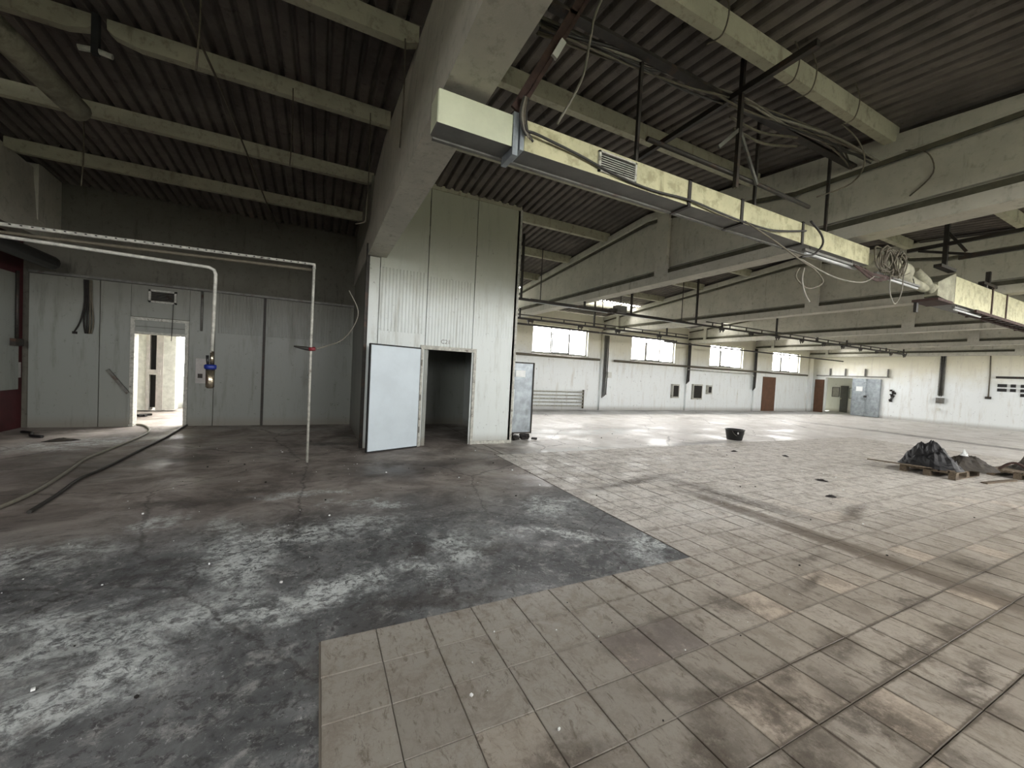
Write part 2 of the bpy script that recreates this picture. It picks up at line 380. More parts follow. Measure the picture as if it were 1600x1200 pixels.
# tiles
def tile_mb(mb, x0, y0, x1, y1, z=0., tilt=(0, 0)):
    c = .002
    def zz(x, y): return z + tilt[0] * (x - x0) + tilt[1] * (y - y0)
    o = [(x0, y0), (x1, y0), (x1, y1), (x0, y1)]; i = [(x0 + c, y0 + c), (x1 - c, y0 + c), (x1 - c, y1 - c), (x0 + c, y1 - c)]
    v = [(a, b, -.0075) for a, b in o] + [(a, b, zz(a, b) - c) for a, b in o] + [(a, b, zz(a, b)) for a, b in i]
    f = [(8, 9, 10, 11)]
    for k in range(4):
        l = (k + 1) % 4
        f += [(k, l, 4 + l, 4 + k), (4 + k, 4 + l, 8 + l, 8 + k)]
    mb.add(v, f)
PX, PY, OX, OY = .305, .296, .06, .67 - 8 * .296
cells = []
Rm = _m.inverted()
for i in range(0, 54):
    for j in range(-2, 32):
        x, y = OX + PX * (i + .5), OY + PY * (j + .5)
        if y < YN + .2: continue
        if x < 3.26 and y > 2.44: continue
        if y > TY1 or x > TX1: continue
        p = Rm @ Vector((x, y, 0))
        vis = p.z < -.2 and abs(p.x / -p.z) < 1.42 and abs(p.y / -p.z) < 1.08
        cells.append((0 if vis else 1, p.length, i, j))
cells.sort()
tm = MB(); hw, hh = (PX - .0045) / 2, (PY - .0045) / 2
tile_mb(tm, -hw, -hh, hw, hh)
tmesh = None; rest = MB()
for k, (v, d, i, j) in enumerate(cells):
    x, y = OX + PX * (i + .5), OY + PY * (j + .5)
    if k < 300:
        if tmesh is None:
            o = tm.build('tile', M['tile']); tmesh = o.data
        else:
            o = bpy.data.objects.new('tile', tmesh); COL.objects.link(o)
        o.parent = floor
        o.location = (x + R.uniform(-.001, .001), y + R.uniform(-.001, .001), R.uniform(-.0018, .0008))
        o.rotation_euler = (R.gauss(0, .0035), R.gauss(0, .0035), R.gauss(0, .002))
    else:
        tile_mb(rest, x - hw, y - hh, x + hw, y + hh, R.uniform(-.0018, .0006), (R.gauss(0, .003), R.gauss(0, .003)))
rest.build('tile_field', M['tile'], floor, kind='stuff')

# walls with window openings
WIN = [(2.5, 5.5), (8.43, 11.42), (14.15, 17.2), (20.0, 22.95), (25.9, 28.9)]
WZ0, WZ1 = 2.55, 3.8
def wall_y(name, y0, y1, xs, x0, x1, ztop, mat, extra=()):
    mb = MB(); cur = x0
    ops = sorted([(a, b, WZ0, WZ1) for a, b in xs] + list(extra))
    for a, b, z0, z1 in ops:
        mb.box(cur, y0, -.3, a, y1, ztop)
        if z0 > 0: mb.box(a, y0, -.3, b, y1, z0)
        mb.box(a, y0, z1, b, y1, ztop); cur = b
    mb.box(cur, y0, -.3, x1, y1, ztop)
    return mb.build(name, mat, kind='structure')
wall_y('wall_window', YF, YF + .25, WIN, XL - .2, XR + .25, 4.5, M['wall'], [(-4.7, -.6, .9, 2.9)])
NW = [(-4.7, -1.2), (2.2, 5.6), (7.4, 11.7), (13.1, 17.6), (19, 23.4), (25, 29.4)]
def near_open(): return [(a, b) for a, b in NW]
_z0, _z1 = WZ0, WZ1
WZ0, WZ1 = 2.3, 3.85
wall_y('wall_near', YN - .25, YN, NW, XL - .2, XR + .25, 4.45, M['wall'])
NZ0, NZ1 = WZ0, WZ1
WZ0, WZ1 = _z0, _z1
MB().box(XL - .2, YN, -.3, XL, YF, 5.3).build('wall_left', M['maroon'], kind='structure')
mb = MB(); mb.box(XR, YN, -.3, XR + .25, 12.96, 5.3); mb.box(XR, 14.5, -.3, XR + .25, YF, 5.3); mb.box(XR, 12.96, 2.35, XR + .25, 14.5, 5.3)
wb = mb.build('wall_back', M['wall'], kind='structure')

# partition wall (door wall) : dark concrete above 3.1, panels below
DX0, DX1, DZ = -3.6, -2.74, 2.02
mb = MB()
mb.box(XL, YP + .03, 3.1, .8, YP + .2, 5.2)
mb.box(XL, YP + .03, -.01, DX0 - .06, YP + .2, 3.1); mb.box(DX1 + .06, YP + .03, -.01, .8, YP + .2, 3.1); mb.box(DX0 - .06, YP + .03, DZ + .06, DX1 + .06, YP + .2, 3.1)
wp = mb.build('wall_partition', M['dark_conc'], kind='structure')
def ribbed(x0, x1, z0, z1, y, ribs=True, pitch=.066, d=.009, zr=None, zt=None):
    """sheet-faced panel standing in the XZ plane, face towards -Y, ribs from zr upward"""
    mb = MB(); t = .03
    def strip(z0, z1, rib):
        pts = [(x0, y)]
        if rib:
            n = max(1, int((x1 - x0 - .03) / pitch)); s = (x0 + x1) / 2 - n * pitch / 2
            for k in range(n):
                a = s + k * pitch
                pts += [(a + .008, y), (a + .018, y - d), (a + .044, y - d), (a + .054, y)]
        pts.append((x1, y)); n = len(pts); b = len(mb.v)
        for a, yy in pts: mb.v += [(a, yy, z0), (a, yy, z1)]
        for k in range(n - 1): mb.f.append((b + 2 * k, b + 2 * k + 2, b + 2 * k + 3, b + 2 * k + 1))
    if ribs:
        a, b = max(zr or z0, z0), min(zt or z1, z1)
        if a > z0: strip(z0, a, False)
        strip(a, b, True)
        if b < z1: strip(b, z1, False)
    else: strip(z0, z1, False)
    mb.add([(x0, y, z0), (x0, y + t, z0), (x0, y + t, z1), (x0, y, z1)], [(0, 3, 2, 1)])
    mb.add([(x1, y, z0), (x1, y + t, z0), (x1, y + t, z1), (x1, y, z1)], [(0, 1, 2, 3)])
    mb.add([(x0, y, z1), (x1, y, z1), (x1, y + t, z1), (x0, y + t, z1)], [(0, 1, 2, 3)])
    return mb
for a, b, z0, z1, rb, zr in ((-5.2, -4.17, 0, 3.08, 0, 0), (-4.155, DX0 - .075, 0, 3.08, 0, 0), (DX0 - .07, DX1 + .07, DZ + .38, 3.08, 0, 0), (DX1 + .075, -2.2, 0, 3.08, 0, 0),
                             (-2.185, -1.24, 0, 3.08, 1, 2.16), (-1.2, -.2, 0, 3.08, 1, 2.16), (-.185, .78, 0, 3.08, 1, 2.1)):
    ribbed(a, b, z0 - .005, z1, YP, bool(rb), zr=zr).build('wall_panel', M['panel_left'], wp)
MB().box(-5.2, YP - .035, 3.09, .78, YP + .02, 3.14).build('top_rail', M['steel_grey'], wp)
MB().box(-1.245, YP - .03, 0, -1.195, YP + .02, 3.08).build('joint_strip', M['steel_dark'], wp)
# door 1 : opening in the partition
d1 = sthing('door_1', (DX0, YP, 0))
fr = MB(); fr.box(DX0 - .07, YP - .02, 0, DX0, YP + .2, DZ + .36); fr.box(DX1, YP - .02, 0, DX1 + .07, YP + .2, DZ + .36)
fr.box(DX0, YP - .02, DZ + .3, DX1, YP + .2, DZ + .36); fr.box(DX0, YP - .015, DZ, DX1, YP + .2, DZ + .05)
fr.build('door_frame', M['pipe_white'], d1)
MB().box(DX0, YP, DZ + .05, DX1, YP + .04, DZ + .16).build('transom_panel', M['panel_left'], d1)
MB().box(DX0, YP, DZ + .17, DX1, YP + .04, DZ + .3).build('transom_panel', M['panel_left'], d1)

# room behind the partition
mb = MB(); mb.box(XL, YP + .2, 3.2, -2.6, YF, 3.3); mb.box(.1, YP + .2, 3.2, .8, YF, 3.3)
mb.build('ceiling_of_back_room', M['wall_room'], kind='structure')
mb = MB(); mb.box(-2.68, YP + .2, 3.2, -2.6, YF, 5.2); mb.build('wall_added_skylight', M['wall_room'], kind='structure')  # shaft wall of an unseen skylight, added to flood the room with daylight
portal('portal_added_skylight', (-1.25, 13.4, 4.9), 2.6, 3.6, 0).rotation_euler = (0, 0, 0)
MB().box(XL, YP + .2, 0, XL + .05, YF, 3.2).build('wall_room_left', M['wall_room'], kind='structure')
MB().box(.7, YP + .2, 0, .8, YF, 5.2).build('wall_room_right', M['wall_room'], kind='structure')
mb = MB(); mb.box(-3.6, 14.9, 0, -2.6, 15.0, 3.2)
mb.build('wall_room_divider', M['wall_room'], kind='structure')
wr = sthing('window_6', (-4.7, YF, .9))
mb = MB()
for xx in (-4.7, -3.33, -1.97, -.66): mb.box(xx, YF + .08, .9, xx + .06, YF + .14, 2.9)
mb.box(-4.7, YF + .08, .9, -.6, YF + .14, .96); mb.box(-4.7, YF + .08, 2.84, -.6, YF + .14, 2.9); mb.build('window_frame', M['white_metal'], wr)
for k in range(3): MB().box(-4.64 + k * 1.365, YF + .1, .96, -3.33 + k * 1.36, YF + .11, 2.84).build('pane', M['glass'], wr)
portal('portal_room', (-2.65, YF + .3, 1.9), 4.1, 2.0, 0).rotation_euler = (-PI / 2, 0, 0)

# windows
def window(n, a, b, y, z0, z1, inner):
    w = sthing('window_%d' % n, (a, y, z0)); s = 1 if inner > 0 else -1
    ym = y + s * .12
    mb = MB(); t = .025
    W = (b - a); xs = [a, a + W / 3, a + 2 * W / 3, b]
    mb.box(a, ym - t, z0, b, ym + t, z0 + .05); mb.box(a, ym - t, z1 - .05, b, ym + t, z1)
    for k, xx in enumerate(xs):
        q = xx - (.0 if k == 0 else .05 if k == 3 else .025); mb.box(q, ym - t, z0, q + .05, ym + t, z1)
    mb.build('window_frame', M['steel_grey'], w)
    for k in range(3):
        MB().box(xs[k] + .05, ym - .004, z0 + .05, xs[k + 1] - .05, ym + .004, z1 - .05).build('pane', M['glass'], w)
    # opening light in the middle bay
    c = MB(); x0, x1 = xs[1] + .03, xs[2] - .03; zt = z1 - .3
    for q in ((x0, z0 + .04, x0 + .04, zt), (x1 - .04, z0 + .04, x1, zt), (x0, z0 + .04, x1, z0 + .08), (x0, zt - .04, x1, zt)):
        c.box(q[0], ym - .04 * s - .02, q[1], q[2], ym - .04 * s + .02, q[3])
    c.build('casement', M['steel_grey'], w)
    MB().box(a - .05, y - s * .03, z0 - .06, b + .05, y + s * .1, z0).build('window_sill', M['pipe_white'], w)
    p = portal('portal_window', ((a + b) / 2, y + s * .3, (z0 + z1) / 2), b - a, z1 - z0, 0)
    p.rotation_euler = (-PI / 2, 0, 0) if s > 0 else (PI / 2, 0, 0)
for k, (a, b) in enumerate(WIN): window(k + 1, a, b, YF, WZ0, WZ1, 1)
for k, (a, b) in enumerate(NW): window(k + 7, a, b, YN, NZ0, NZ1, -1)   # behind the camera

# ------------------------------------------------------------------ roof
ceil = sthing('ceiling', (0, 0, 0))
BX = [-4.95, .93, 6.65, 12.4, 18.3, 24.2, 30.1]
PYS = [-1.1, .7, 2.5, 4.28, 6.15, 8.1, 9.8, 11.6, 13.4]
def sheet_mb(x0, x1, y0, y1, lift=0):
    mb = MB(); mb.sm = False; p = .18; n = int(round((x1 - x0) / p)); t = .012
    prof = []
    for k in range(n):
        a = x0 + k * p
        prof += [(a, .062), (a + .022, .06), (a + .042, .01), (a + .056, 0), (a + .14, 0), (a + .154, .01), (a + .172, .058)]
    prof.append((x0 + n * p, .062))
    b = len(mb.v)
    for a, h in prof:
        for yy in (y0, y1): mb.v.append((a, yy, roofz(yy) + h + lift))
        for yy in (y0, y1): mb.v.append((a, yy, roofz(yy) + h + lift + t))
    for k in range(len(prof) - 1):
        q = b + 4 * k
        mb.f += [(q, q + 1, q + 5, q + 4), (q + 2, q + 6, q + 7, q + 3), (q, q + 4, q + 6, q + 2), (q + 1, q + 3, q + 7, q + 5)]
    return mb
edges = [YN - .5] + PYS + [YF + .4]
edges = sorted(set(edges + [6.8]))
xs = [-5.6 + 2.88 * k for k in range(14)]
for j in range(len(edges) - 1):
    for i in range(len(xs) - 1):
        # one row near the window wall has slipped and lets the sky in
        y0, y1 = edges[j], edges[j + 1]
        if i == 1 and y0 > 11.5: continue      # unseen opening added to brighten the back room
        gap = 0
        slip = .16 if (11.5 < y0 < 13 and i >= 4) else (-.05 if y1 < 15 else 0)
        sheet_mb(xs[i], min(xs[i + 1], 31.0), y0 + gap, y1 - slip, (.012 if j % 2 else 0)).build('roof_sheet', M['roof'], ceil)
for i in range(len(BX) - 1):
    for y in PYS:
        x0, x1 = BX[i] + .11, BX[i + 1] - .11
        zt = roofz(y); zb = zt - .21
        def ring(x, cut):
            return [(x, y + .006, zb + cut), (x, y + .104, zb + cut), (x, y + .11, zb + cut + .05), (x, y + .11, zt), (x, y, zt), (x, y, zb + cut + .05)]
        if i == 0 and y == 6.15:      # this one is broken and re-hung
            MB().loft([ring(x0, 0), ring(-2.6, 0), ring(-2.42, .05), ring(-2.38, .1)]).build('purlin', M['purlin'], ceil)
            MB().loft([ring(-2.26, .1), ring(-2.2, .05), ring(-1.98, 0), ring(x1, 0)]).build('purlin', M['purlin'], ceil)
        else:
            MB().loft([ring(x0, .05), ring(x0 + .12, 0), ring(x1 - .12, 0), ring(x1, .05)]).build('purlin', M['purlin'], ceil)

ZB = 3.68
def beam_ring(xc, y, solid=False, stiff=False):
    zt = roofz(y) - .1
    w = .17; t = .17 if stiff else .1
    if solid:
        return [(xc - .17, y, ZB), (xc + .17, y, ZB), (xc + .17, y, ZB + .1), (xc + .165, y, ZB + .3), (xc + .13, y, zt - .5), (xc + .1, y, zt - .1), (xc + .1, y, zt), (xc - .1, y, zt), (xc - .1, y, zt - .1), (xc - .13, y, zt - .5), (xc - .165, y, ZB + .3), (xc - .17, y, ZB + .1)]
    un = min(4.62, zt - .1) if y <= 3.7 else (zt - .15 if y >= 6.1 else 4.62 + (y - 3.7) / 2.4 * (roofz(6.1) - .25 - 4.62))
    q = .045
    R_ = [(w, ZB), (w, ZB + .17), (q, ZB + .175), (q, ZB + .3), (t, ZB + .305), (t, un - .085), (q, un - .08), (q, un), (w, un + .01), (w, zt)]
    return [(xc + a, y, z) for a, z in R_] + [(xc - a, y, z) for a, z in R_[::-1]]
for i, xc in enumerate(BX):
    sol = i <= 1
    ys = [YN - .02, -1, 1.3, 3.7, 6.1, 6.8, 9, 12, YF + .02]
    mb = MB().loft([beam_ring(xc, y, sol) for y in ys])
    b = mb.build('ceiling_beam', M['beam'], kind='structure')
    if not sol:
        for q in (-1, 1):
            s1 = MB(); s1.box(xc + q * .09, YN, ZB + .175, xc + q * .108, YF, ZB + .27); s1.build('groove_shade_strip', M['groove_shade'], b)  # dark strips paint in the shade of the grooves beside the flanges
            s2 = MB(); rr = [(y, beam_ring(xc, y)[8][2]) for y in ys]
            s2.loft([[(xc + q * .09, y, z - .065), (xc + q * .112, y, z - .065), (xc + q * .112, y, z), (xc + q * .09, y, z)] for y, z in rr]); s2.build('groove_shade_strip', M['groove_shade'], b)
    if not sol:
        for y0, y1 in ((6.14, 6.46), (-.8, -.6), (14.2, 14.35)):
            s = MB(); zt = roofz(y0) - .2
            for q in (-1, 1):
                s.box(xc + q * .07, y0, ZB + .16, xc + q * .172, y1, zt)
            s.build('stiffener', M['beam'], b)
# columns under the beams on the window wall, and the short pier at the left corner
for xc in BX[2:]:
    MB().box(xc - .2, YF - .12, 0, xc + .2, YF, ZB).build('wall_column', M['wall'], kind='structure')
for xc in BX[2:]:
    MB().box(xc - .2, YN, 0, xc + .2, YN + .12, ZB).build('wall_column', M['wall'], kind='structure')
mb = MB(); mb.loft([[(-5.28, YP - .7, 4.05), (-4.78, YP - .7, 3.98), (-4.78, YP - .7, 5.0), (-5.28, YP - .7, 5.0)], [(-5.28, YP + .03, 4.0), (-4.78, YP + .03, 3.88), (-4.78, YP + .03, 5.05), (-5.28, YP + .03, 5.05)]])
mb.build('beam_corbel', M['beam'], kind='structure')
MB().box(XR - .12, YN, 3.8, XR, YF, 4.5).build('ceiling_beam_back', M['beam'], kind='structure')
# notch strips between roof and walls, so no light leaks
MB().box(XL - .2, YP + .03, 5.1, .8, YP + .2, roofz(YP) + .02).build('trim_1', M['dark_conc'], kind='structure')

# ------------------------------------------------------------------ the cold-store cubicle
BX0, BX1, BY, BYB = .8, 3.95, 8.0, 11.2
cub = sthing('wall_cubicle', (BX0, BY, 0))
ribbed(1.0, 1.91, 0, 5.22, BY, True, zr=2.28, zt=3.5).build('cubicle_panel', M['panel'], cub)
ribbed(1.925, 2.92, 2.06, 5.22, BY, zt=3.45).build('cubicle_panel', M['panel'], cub)
ribbed(2.935, 3.93, 0, 5.22, BY, True, zr=2.35, zt=3.1, d=.003).build('cubicle_panel', M['panel'], cub)
mb = MB(); mb.box(.8, BY - .02, 0, .985, BY + .05, 3.66); mb.build('corner_post', M['panel'], cub)
MB().box(.74, BY + .0, 0, .8, BY + .1, 3.9).build('corner_angle', M['steel_dark'], cub)
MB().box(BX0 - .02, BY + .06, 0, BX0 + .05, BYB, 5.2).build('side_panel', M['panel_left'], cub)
MB().box(BX1 - .07, BY, 0, BX1, BYB, 5.2).build('side_panel', M['panel'], cub)
MB().box(BX1 - .03, BY - .03, 0, BX1 + .02, BY + .03, 5.22).build('corner_angle', M['pipe_white'], cub)
MB().box(2.98, BY - .025, 0, 3.95, BY + .0, .07).build('base_rail', M['pipe_white'], cub)
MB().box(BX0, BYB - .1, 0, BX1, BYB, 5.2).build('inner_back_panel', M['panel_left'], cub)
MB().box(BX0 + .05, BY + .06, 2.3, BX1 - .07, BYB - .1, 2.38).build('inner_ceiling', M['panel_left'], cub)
MB().box(1.1, BY - .02, 5.2, BX1, BY + .1, 5.3).build('top_trim', M['purlin'], cub)
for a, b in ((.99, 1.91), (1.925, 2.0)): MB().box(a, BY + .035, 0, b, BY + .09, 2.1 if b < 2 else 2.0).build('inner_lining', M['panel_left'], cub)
# C21 mark painted over the door
def text(s, size, loc, rot, mat, parent, name='lettering'):
    cu = bpy.data.curves.new(name, 'FONT'); cu.body = s; cu.size = size; cu.extrude = .001
    o = bpy.data.objects.new(name, cu); COL.objects.link(o); cu.materials.append(mat)
    off = Vector((0, 0, 0)); p = parent
    while p is not None: off += p.location; p = p.parent
    o.parent = parent; o.location = Vector(loc) - off; o.rotation_euler = rot; return o
text('C21', .12, (2.24, BY - .0105, 2.12), (PI / 2, 0, 0), M['steel_grey'], cub)
d2 = sthing('door_2', (1.9, BY, 0))
fr = MB(); fr.box(1.83, BY - .035, 0, 1.885, BY + .09, 2.06); fr.box(2.97, BY - .035, 0, 3.03, BY + .09, 2.06); fr.box(1.885, BY - .035, 1.98, 2.97, BY + .09, 2.06)
fr.build('door_frame', M['pipe_white'], d2)
# leaf folded back against the wall, hinge at x=1.78
hx, hy, ex, ey = 1.79, 7.94, .815, 7.55
dv = Vector((ex - hx, ey - hy, 0)); L = dv.length; dv.normalize(); nv = Vector((dv.y, -dv.x, 0))
if nv.y > 0: nv = -nv
lf = MB(); c = Vector((hx, hy, 1.0)) + dv * L / 2
rot = Matrix((dv, nv, Vector((0, 0, 1)))).transposed()
lf.cbox(c + nv * .03, (L, .06, 1.94), rot); leaf = lf.build('door_leaf', M['leaf'], d2)
gk = MB()
for dz in (-.985, .985): gk.cbox(c + Vector((0, 0, dz)) + nv * .025, (L + .02, .05, .025), rot)
for s in (-1, 1): gk.cbox(c + dv * s * (L / 2 + .008) + nv * .025, (.02, .05, 1.98), rot)
gk.build('gasket', M['gasket'], d2)
hg = MB()
for hz in (.35, 1.0, 1.7): hg.cbox((hx + .035, hy - .02, hz), (.06, .05, .12))
hg.build('hinge', M['steel_grey'], d2)

# ------------------------------------------------------------------ back wall fittings, corridor
MB().box(XR + .25, 12.2, 2.6, XR + 4, 17.2, 2.7).build('ceiling_of_corridor', M['wall_room'], kind='structure')
mb = MB(); mb.box(XR + 3, 12.2, 0, XR + 3.15, 17, 2.6); mb.box(XR + .25, 12.2, 0, XR + 3, 12.35, 2.6); mb.box(XR + .25, 17, 0, XR + 3.15, 17.15, 2.6); mb.box(XR + .25, 15.5, 0, XR + .3, 17, 2.6)
cw = mb.build('wall_corridor', M['wall_room'], kind='structure')
def back_board(name, y0, y1, z0, z1, mat, lab, cat):
    x = XR + 2.99; t = thing(name, lab, cat, (x, y0, z0))
    MB().box(x - .02, y0, z0, x, y1, z1).build('board', mat, t)
    f = MB()
    for q in ((y0, z0, y1, z0 + .03), (y0, z1 - .03, y1, z1), (y0, z0, y0 + .03, z1), (y1 - .03, z0, y1, z1)): f.box(x - .04, q[0], q[1], x - .02, q[2], q[3])
    f.build('frame', M['steel_grey'], t)
back_board('notice_board', 15.0, 15.45, 1.05, 1.75, M['board'], 'grey notice board on the corridor wall left of the grey door', 'notice board')
back_board('notice_board', 14.2, 14.42, 1.0, 1.75, M['paper'], 'narrow white notice board right of the grey corridor door', 'notice board')
t = sthing('door_3', (XR + 2.99, 14.48, 0))
MB().box(XR + 2.93, 14.48, 0, XR + 2.99, 14.92, 1.86).build('door_leaf', M['grey_door'], t); MB().box(XR + 2.9, 14.84, .9, XR + 2.93, 14.88, 1.0).build('handle', M['chrome'], t)
# sliding double doors of galvanised sheet
t = sthing('door_4', (XR - .1, 11.55, 0))
for y0, y1 in ((11.56, 12.25), (12.26, 12.96)):
    m = MB(); yc, zc = (y0 + y1) / 2, 1.35
    m.add([(XR - .1, y0, .03), (XR - .1, y1, .03), (XR - .1, y1, 2.33), (XR - .1, y0, 2.33), (XR - .075, yc, zc), (XR - .03, y0, .03), (XR - .03, y1, .03), (XR - .03, y1, 2.33), (XR - .03, y0, 2.33)],
          [(0, 4, 1), (1, 4, 2), (2, 4, 3), (3, 4, 0), (0, 1, 6, 5), (1, 2, 7, 6), (2, 3, 8, 7), (3, 0, 5, 8)])
    m.build('door_leaf', M['galv'], t)
    e = MB()
    for q in ((y0, .03, y1, .08), (y0, 2.28, y1, 2.33), (y0, .03, y0 + .04, 2.33), (y1 - .04, .03, y1, 2.33)): e.box(XR - .12, q[0], q[1], XR - .1, q[2], q[3])
    e.build('edge_frame', M['galv'], t)
MB().box(XR - .14, 12.2, 1.18, XR - .1, 12.34, 1.3).build('handle', M['black'], t)
MB().box(XR - .12, 12.42, 1.55, XR - .1, 12.75, 1.85).build('notice', M['paper'], t)
t = thing('sliding_door_track', 'steel track with stub brackets above the sheet metal double doors', 'rail', (XR - .1, 12.9, 2.45))
MB().box(XR - .13, 11.2, 2.44, XR - .07, 15.0, 2.5).build('track', M['steel_grey'], t)
for y in (11.28, 12.37, 13.4, 14.24): MB().box(XR - .12, y - .02, 2.5, XR - .002, y + .02, 2.95).build('bracket', M['steel_grey'], t)
MB().box(XR - .04, 14.55, 0, XR, 15.1, 2.2).build('door_5', M['brown_door'], kind='structure')
MB().box(25.0, YF - .04, 0, 26.3, YF, 2.15).build('door_6', M['brown_door'], kind='structure')
# services on the back wall
t = thing('cable_tray', 'wide dirty cable tray running down the far white wall', 'cable tray', (XR, 9.0, 1.5))
MB().box(XR - .05, 8.9, 1.55, XR, 9.12, 3.8).build('tray', M['steel_grey'], t)
MB().tube([(XR - .07, 8.97, 1.5), (XR - .07, 8.98, 2.6), (XR - .07, 8.96, 3.8)], .025, 6).build('cable', M['cable_dark'], t)
MB().tube([(XR - .07, 9.05, 1.5), (XR - .07, 9.04, 2.6), (XR - .07, 9.06, 3.8)], .02, 6).build('cable', M['cable_dark'], t)
tag(MB().box(XR - .14, 8.85, 1.12, XR, 9.15, 1.42).build('switch_box', M['steel_grey']), 'grey switch box below the wide cable tray on the far wall', 'switch box')
tag(MB().box(XR - .1, 8.98, .72, XR, 9.12, .85).build('wall_socket', M['white_metal']), 'small white socket low under the far wall switch box', 'socket')
tag(MB().tube([(XR - .03, 7.3, 1.62), (XR - .03, 7.3, 2.7), (XR - .03, 7.34, 3.8)], .025, 6).build('conduit', M['cable_mid']), 'thin conduit dropping down the far wall right of the cable tray', 'conduit')
tag(MB().box(XR - .08, 7.2, 1.5, XR, 7.4, 1.62).build('junction_box', M['steel_dark']), 'small dark box at the foot of the thin far wall conduit', 'junction box')
MB().box(XR - .06, 5.0, 2.55, XR, 7.1, 2.66).build('trim_2', M['steel_dark'], kind='structure')
for k, (y, z, w) in enumerate(((6.88, 2.2, .3), (6.88, 1.98, .3), (6.53, 2.2, .16), (6.53, 1.98, .18), (6.12, 2.2, .36), (6.12, 1.98, .36), (6.14, 1.76, .3))):
    w8 = ['top row, left', 'second row, left', 'top row, middle', 'second row, middle', 'top row, right', 'second row, right', 'third row, right'][k]
    tag(MB().box(XR - .04, y - w / 2, z - .075, XR, y + w / 2, z + .075).build('wall_plate', M['black']), 'small black plate on the far wall under the dark bar, %s' % w8, 'plate', 'black plates on the far wall')
mb = MB()
for k in range(9):
    y = 11.02 + R.uniform(-.08, .08); z = 1.05 + k * .08
    mb.cbox((XR - .04, y, z), (.06, R.uniform(.08, .2), R.uniform(.06, .14)))
tag(mb.build('broken_switch', M['dirt']), 'blackened torn out switch right of the sheet metal doors', 'switch')

# ------------------------------------------------------------------ window wall services
t = thing('heating_main', 'long dirty heating pipe running under the row of windows', 'pipe', (5, YF - .2, 2.41))
MB().tube([(4.2, YF - .2, 2.42), (12.0, YF - .2, 2.42)], .055, 8).build('pipe', M['cable_mid'], t)
MB().tube([(12.9, YF - .2, 2.42), (18.0, YF - .2, 2.42)], .055, 8).build('pipe', M['cable_mid'], t)
MB().tube([(18.1, YF - .2, 2.42), (24.6, YF - .2, 2.42), (29.5, YF - .2, 2.42)], .055, 8).build('pipe', M['cable_mid'], t)
MB().tube([(18.0, YF - .18, 2.25), (23.6, YF - .18, 2.25), (23.8, YF - .18, 2.1)], .035, 8).build('pipe', M['pipe_white'], t)
t = thing('pipe_radiator', 'bank of horizontal pipe radiator low on the window wall', 'radiator', (10, YF - .15, .1))
for k in range(5): MB().tube([(5.0, YF - .15, .2 + k * .16), (11.2, YF - .15, .2 + k * .16)], .035, 6).build('pipe', M['pipe_white'], t)
for x in (11.2, 5.0, 8.1): MB().tube([(x, YF - .15, .08), (x, YF - .15, .95)], .045, 6).build('header', M['cable_mid'], t)
for i, (x, z0, z1, w, lab) in enumerate(((12.4, .6, 3.6, .22, 'nearest the cubicle'), (18.1, 1.45, 3.7, .2, 'second from the cubicle'), (23.9, 1.25, 3.8, .2, 'nearest the brown door'))):
    t = thing('riser_cables', 'dark riser cables and pipes on the column ' + lab, 'cables', (x, YF - .2, z0))
    for k in range(4):
        xx = x - w / 2 + k * w / 3
        MB().tube(smooth_path([(xx, YF - .18, z0 + k * .05), (xx + R.uniform(-.02, .02), YF - .2, (z0 + z1) / 2), (xx, YF - .18, z1)], 3), .022, 6).build('cable', M['cable_dark'] if k != 2 else M['steel_dark'], t)
MB().box(12.48, YF - .3, 1.58, 12.7, YF - .12, 1.86).build('junction_box', M['white_metal'])
tag(bpy.data.objects['junction_box.001'], 'white junction box on the first column beside the riser cables', 'junction box')
for i, (x, z, w, h, lab) in enumerate(((17.3, 1.05, .5, .75, 'left of the middle column cables'), (19.0, 1.05, .75, .85, 'right of the middle column cables'), (20.0, 1.2, .35, .5, 'on its own beyond the larger one'))):
    t = thing('electrical_cabinet', 'stripped grey electrical cabinet on the window wall, ' + lab, 'cabinet', (x, YF - .1, z - h / 2))
    MB().box(x - w / 2, YF - .14, z - h / 2, x + w / 2, YF, z + h / 2).build('case', M['pipe_white'], t)
    MB().box(x - w / 2 + .06, YF - .15, z - h / 2 + .08, x + w / 2 - .06, YF - .14, z + h / 2 - .08).build('open_interior', M['dirt'], t)

# ------------------------------------------------------------------ overhead rails
def rail(name, lab, y, z, x0, x1, twin=0, hooks=None, hangers=()):
    t = thing(name, lab, 'rail', (x0, y, z))
    MB().box(x0, y - .025, z - .03, x1, y + .025, z + .03).build('rail', M['steel_dark'], t)
    if twin:
        MB().box(x0, y - .02, z + twin - .015, x1, y + .02, z + twin + .015).build('upper_chord', M['steel_dark'], t)
        k = x0 + .3
        while k < x1: MB().box(k, y - .015, z + .03, k + .03, y + .015, z + twin).build('spacer', M['steel_dark'], t); k += .9
    for x, zt in hangers: MB().box(x - .025, y - .025, z, x + .025, y + .025, zt).build('hanger', M['steel_dark'], t)
    for x in hooks or ():
        h = MB().cbox((x, y, z - .06), (.22, .06, .06)); h.cbox((x - .07, y, z - .11), (.03, .03, .1)); h.cbox((x + .07, y, z - .1), (.03, .03, .08))
        h.build('trolley', M['steel_dark'], t)
    return t
YA, ZA = 9.1, 3.5
rail('overhead_rail', 'near overhead track rail with hanging trolleys under the beams', YA, ZA, 4.2, 11.6, 0, None, [(4.6, 5.15), (6.6, 3.7), (8.3, 5.1), (11.1, 5.1)])
rail('overhead_rail', 'lattice section of the near overhead rail carrying dark trolleys', YA, ZA, 11.6, 26.3, .13, [12.4, 14.0, 15.6, 17.2, 18.8, 20.3, 21.8, 23.3, 24.7, 26.1], [(12.4, 3.7), (15.5, 5.1), (18.3, 3.7), (20.6, 3.75), (24.2, 3.7), (26, 3.75)])
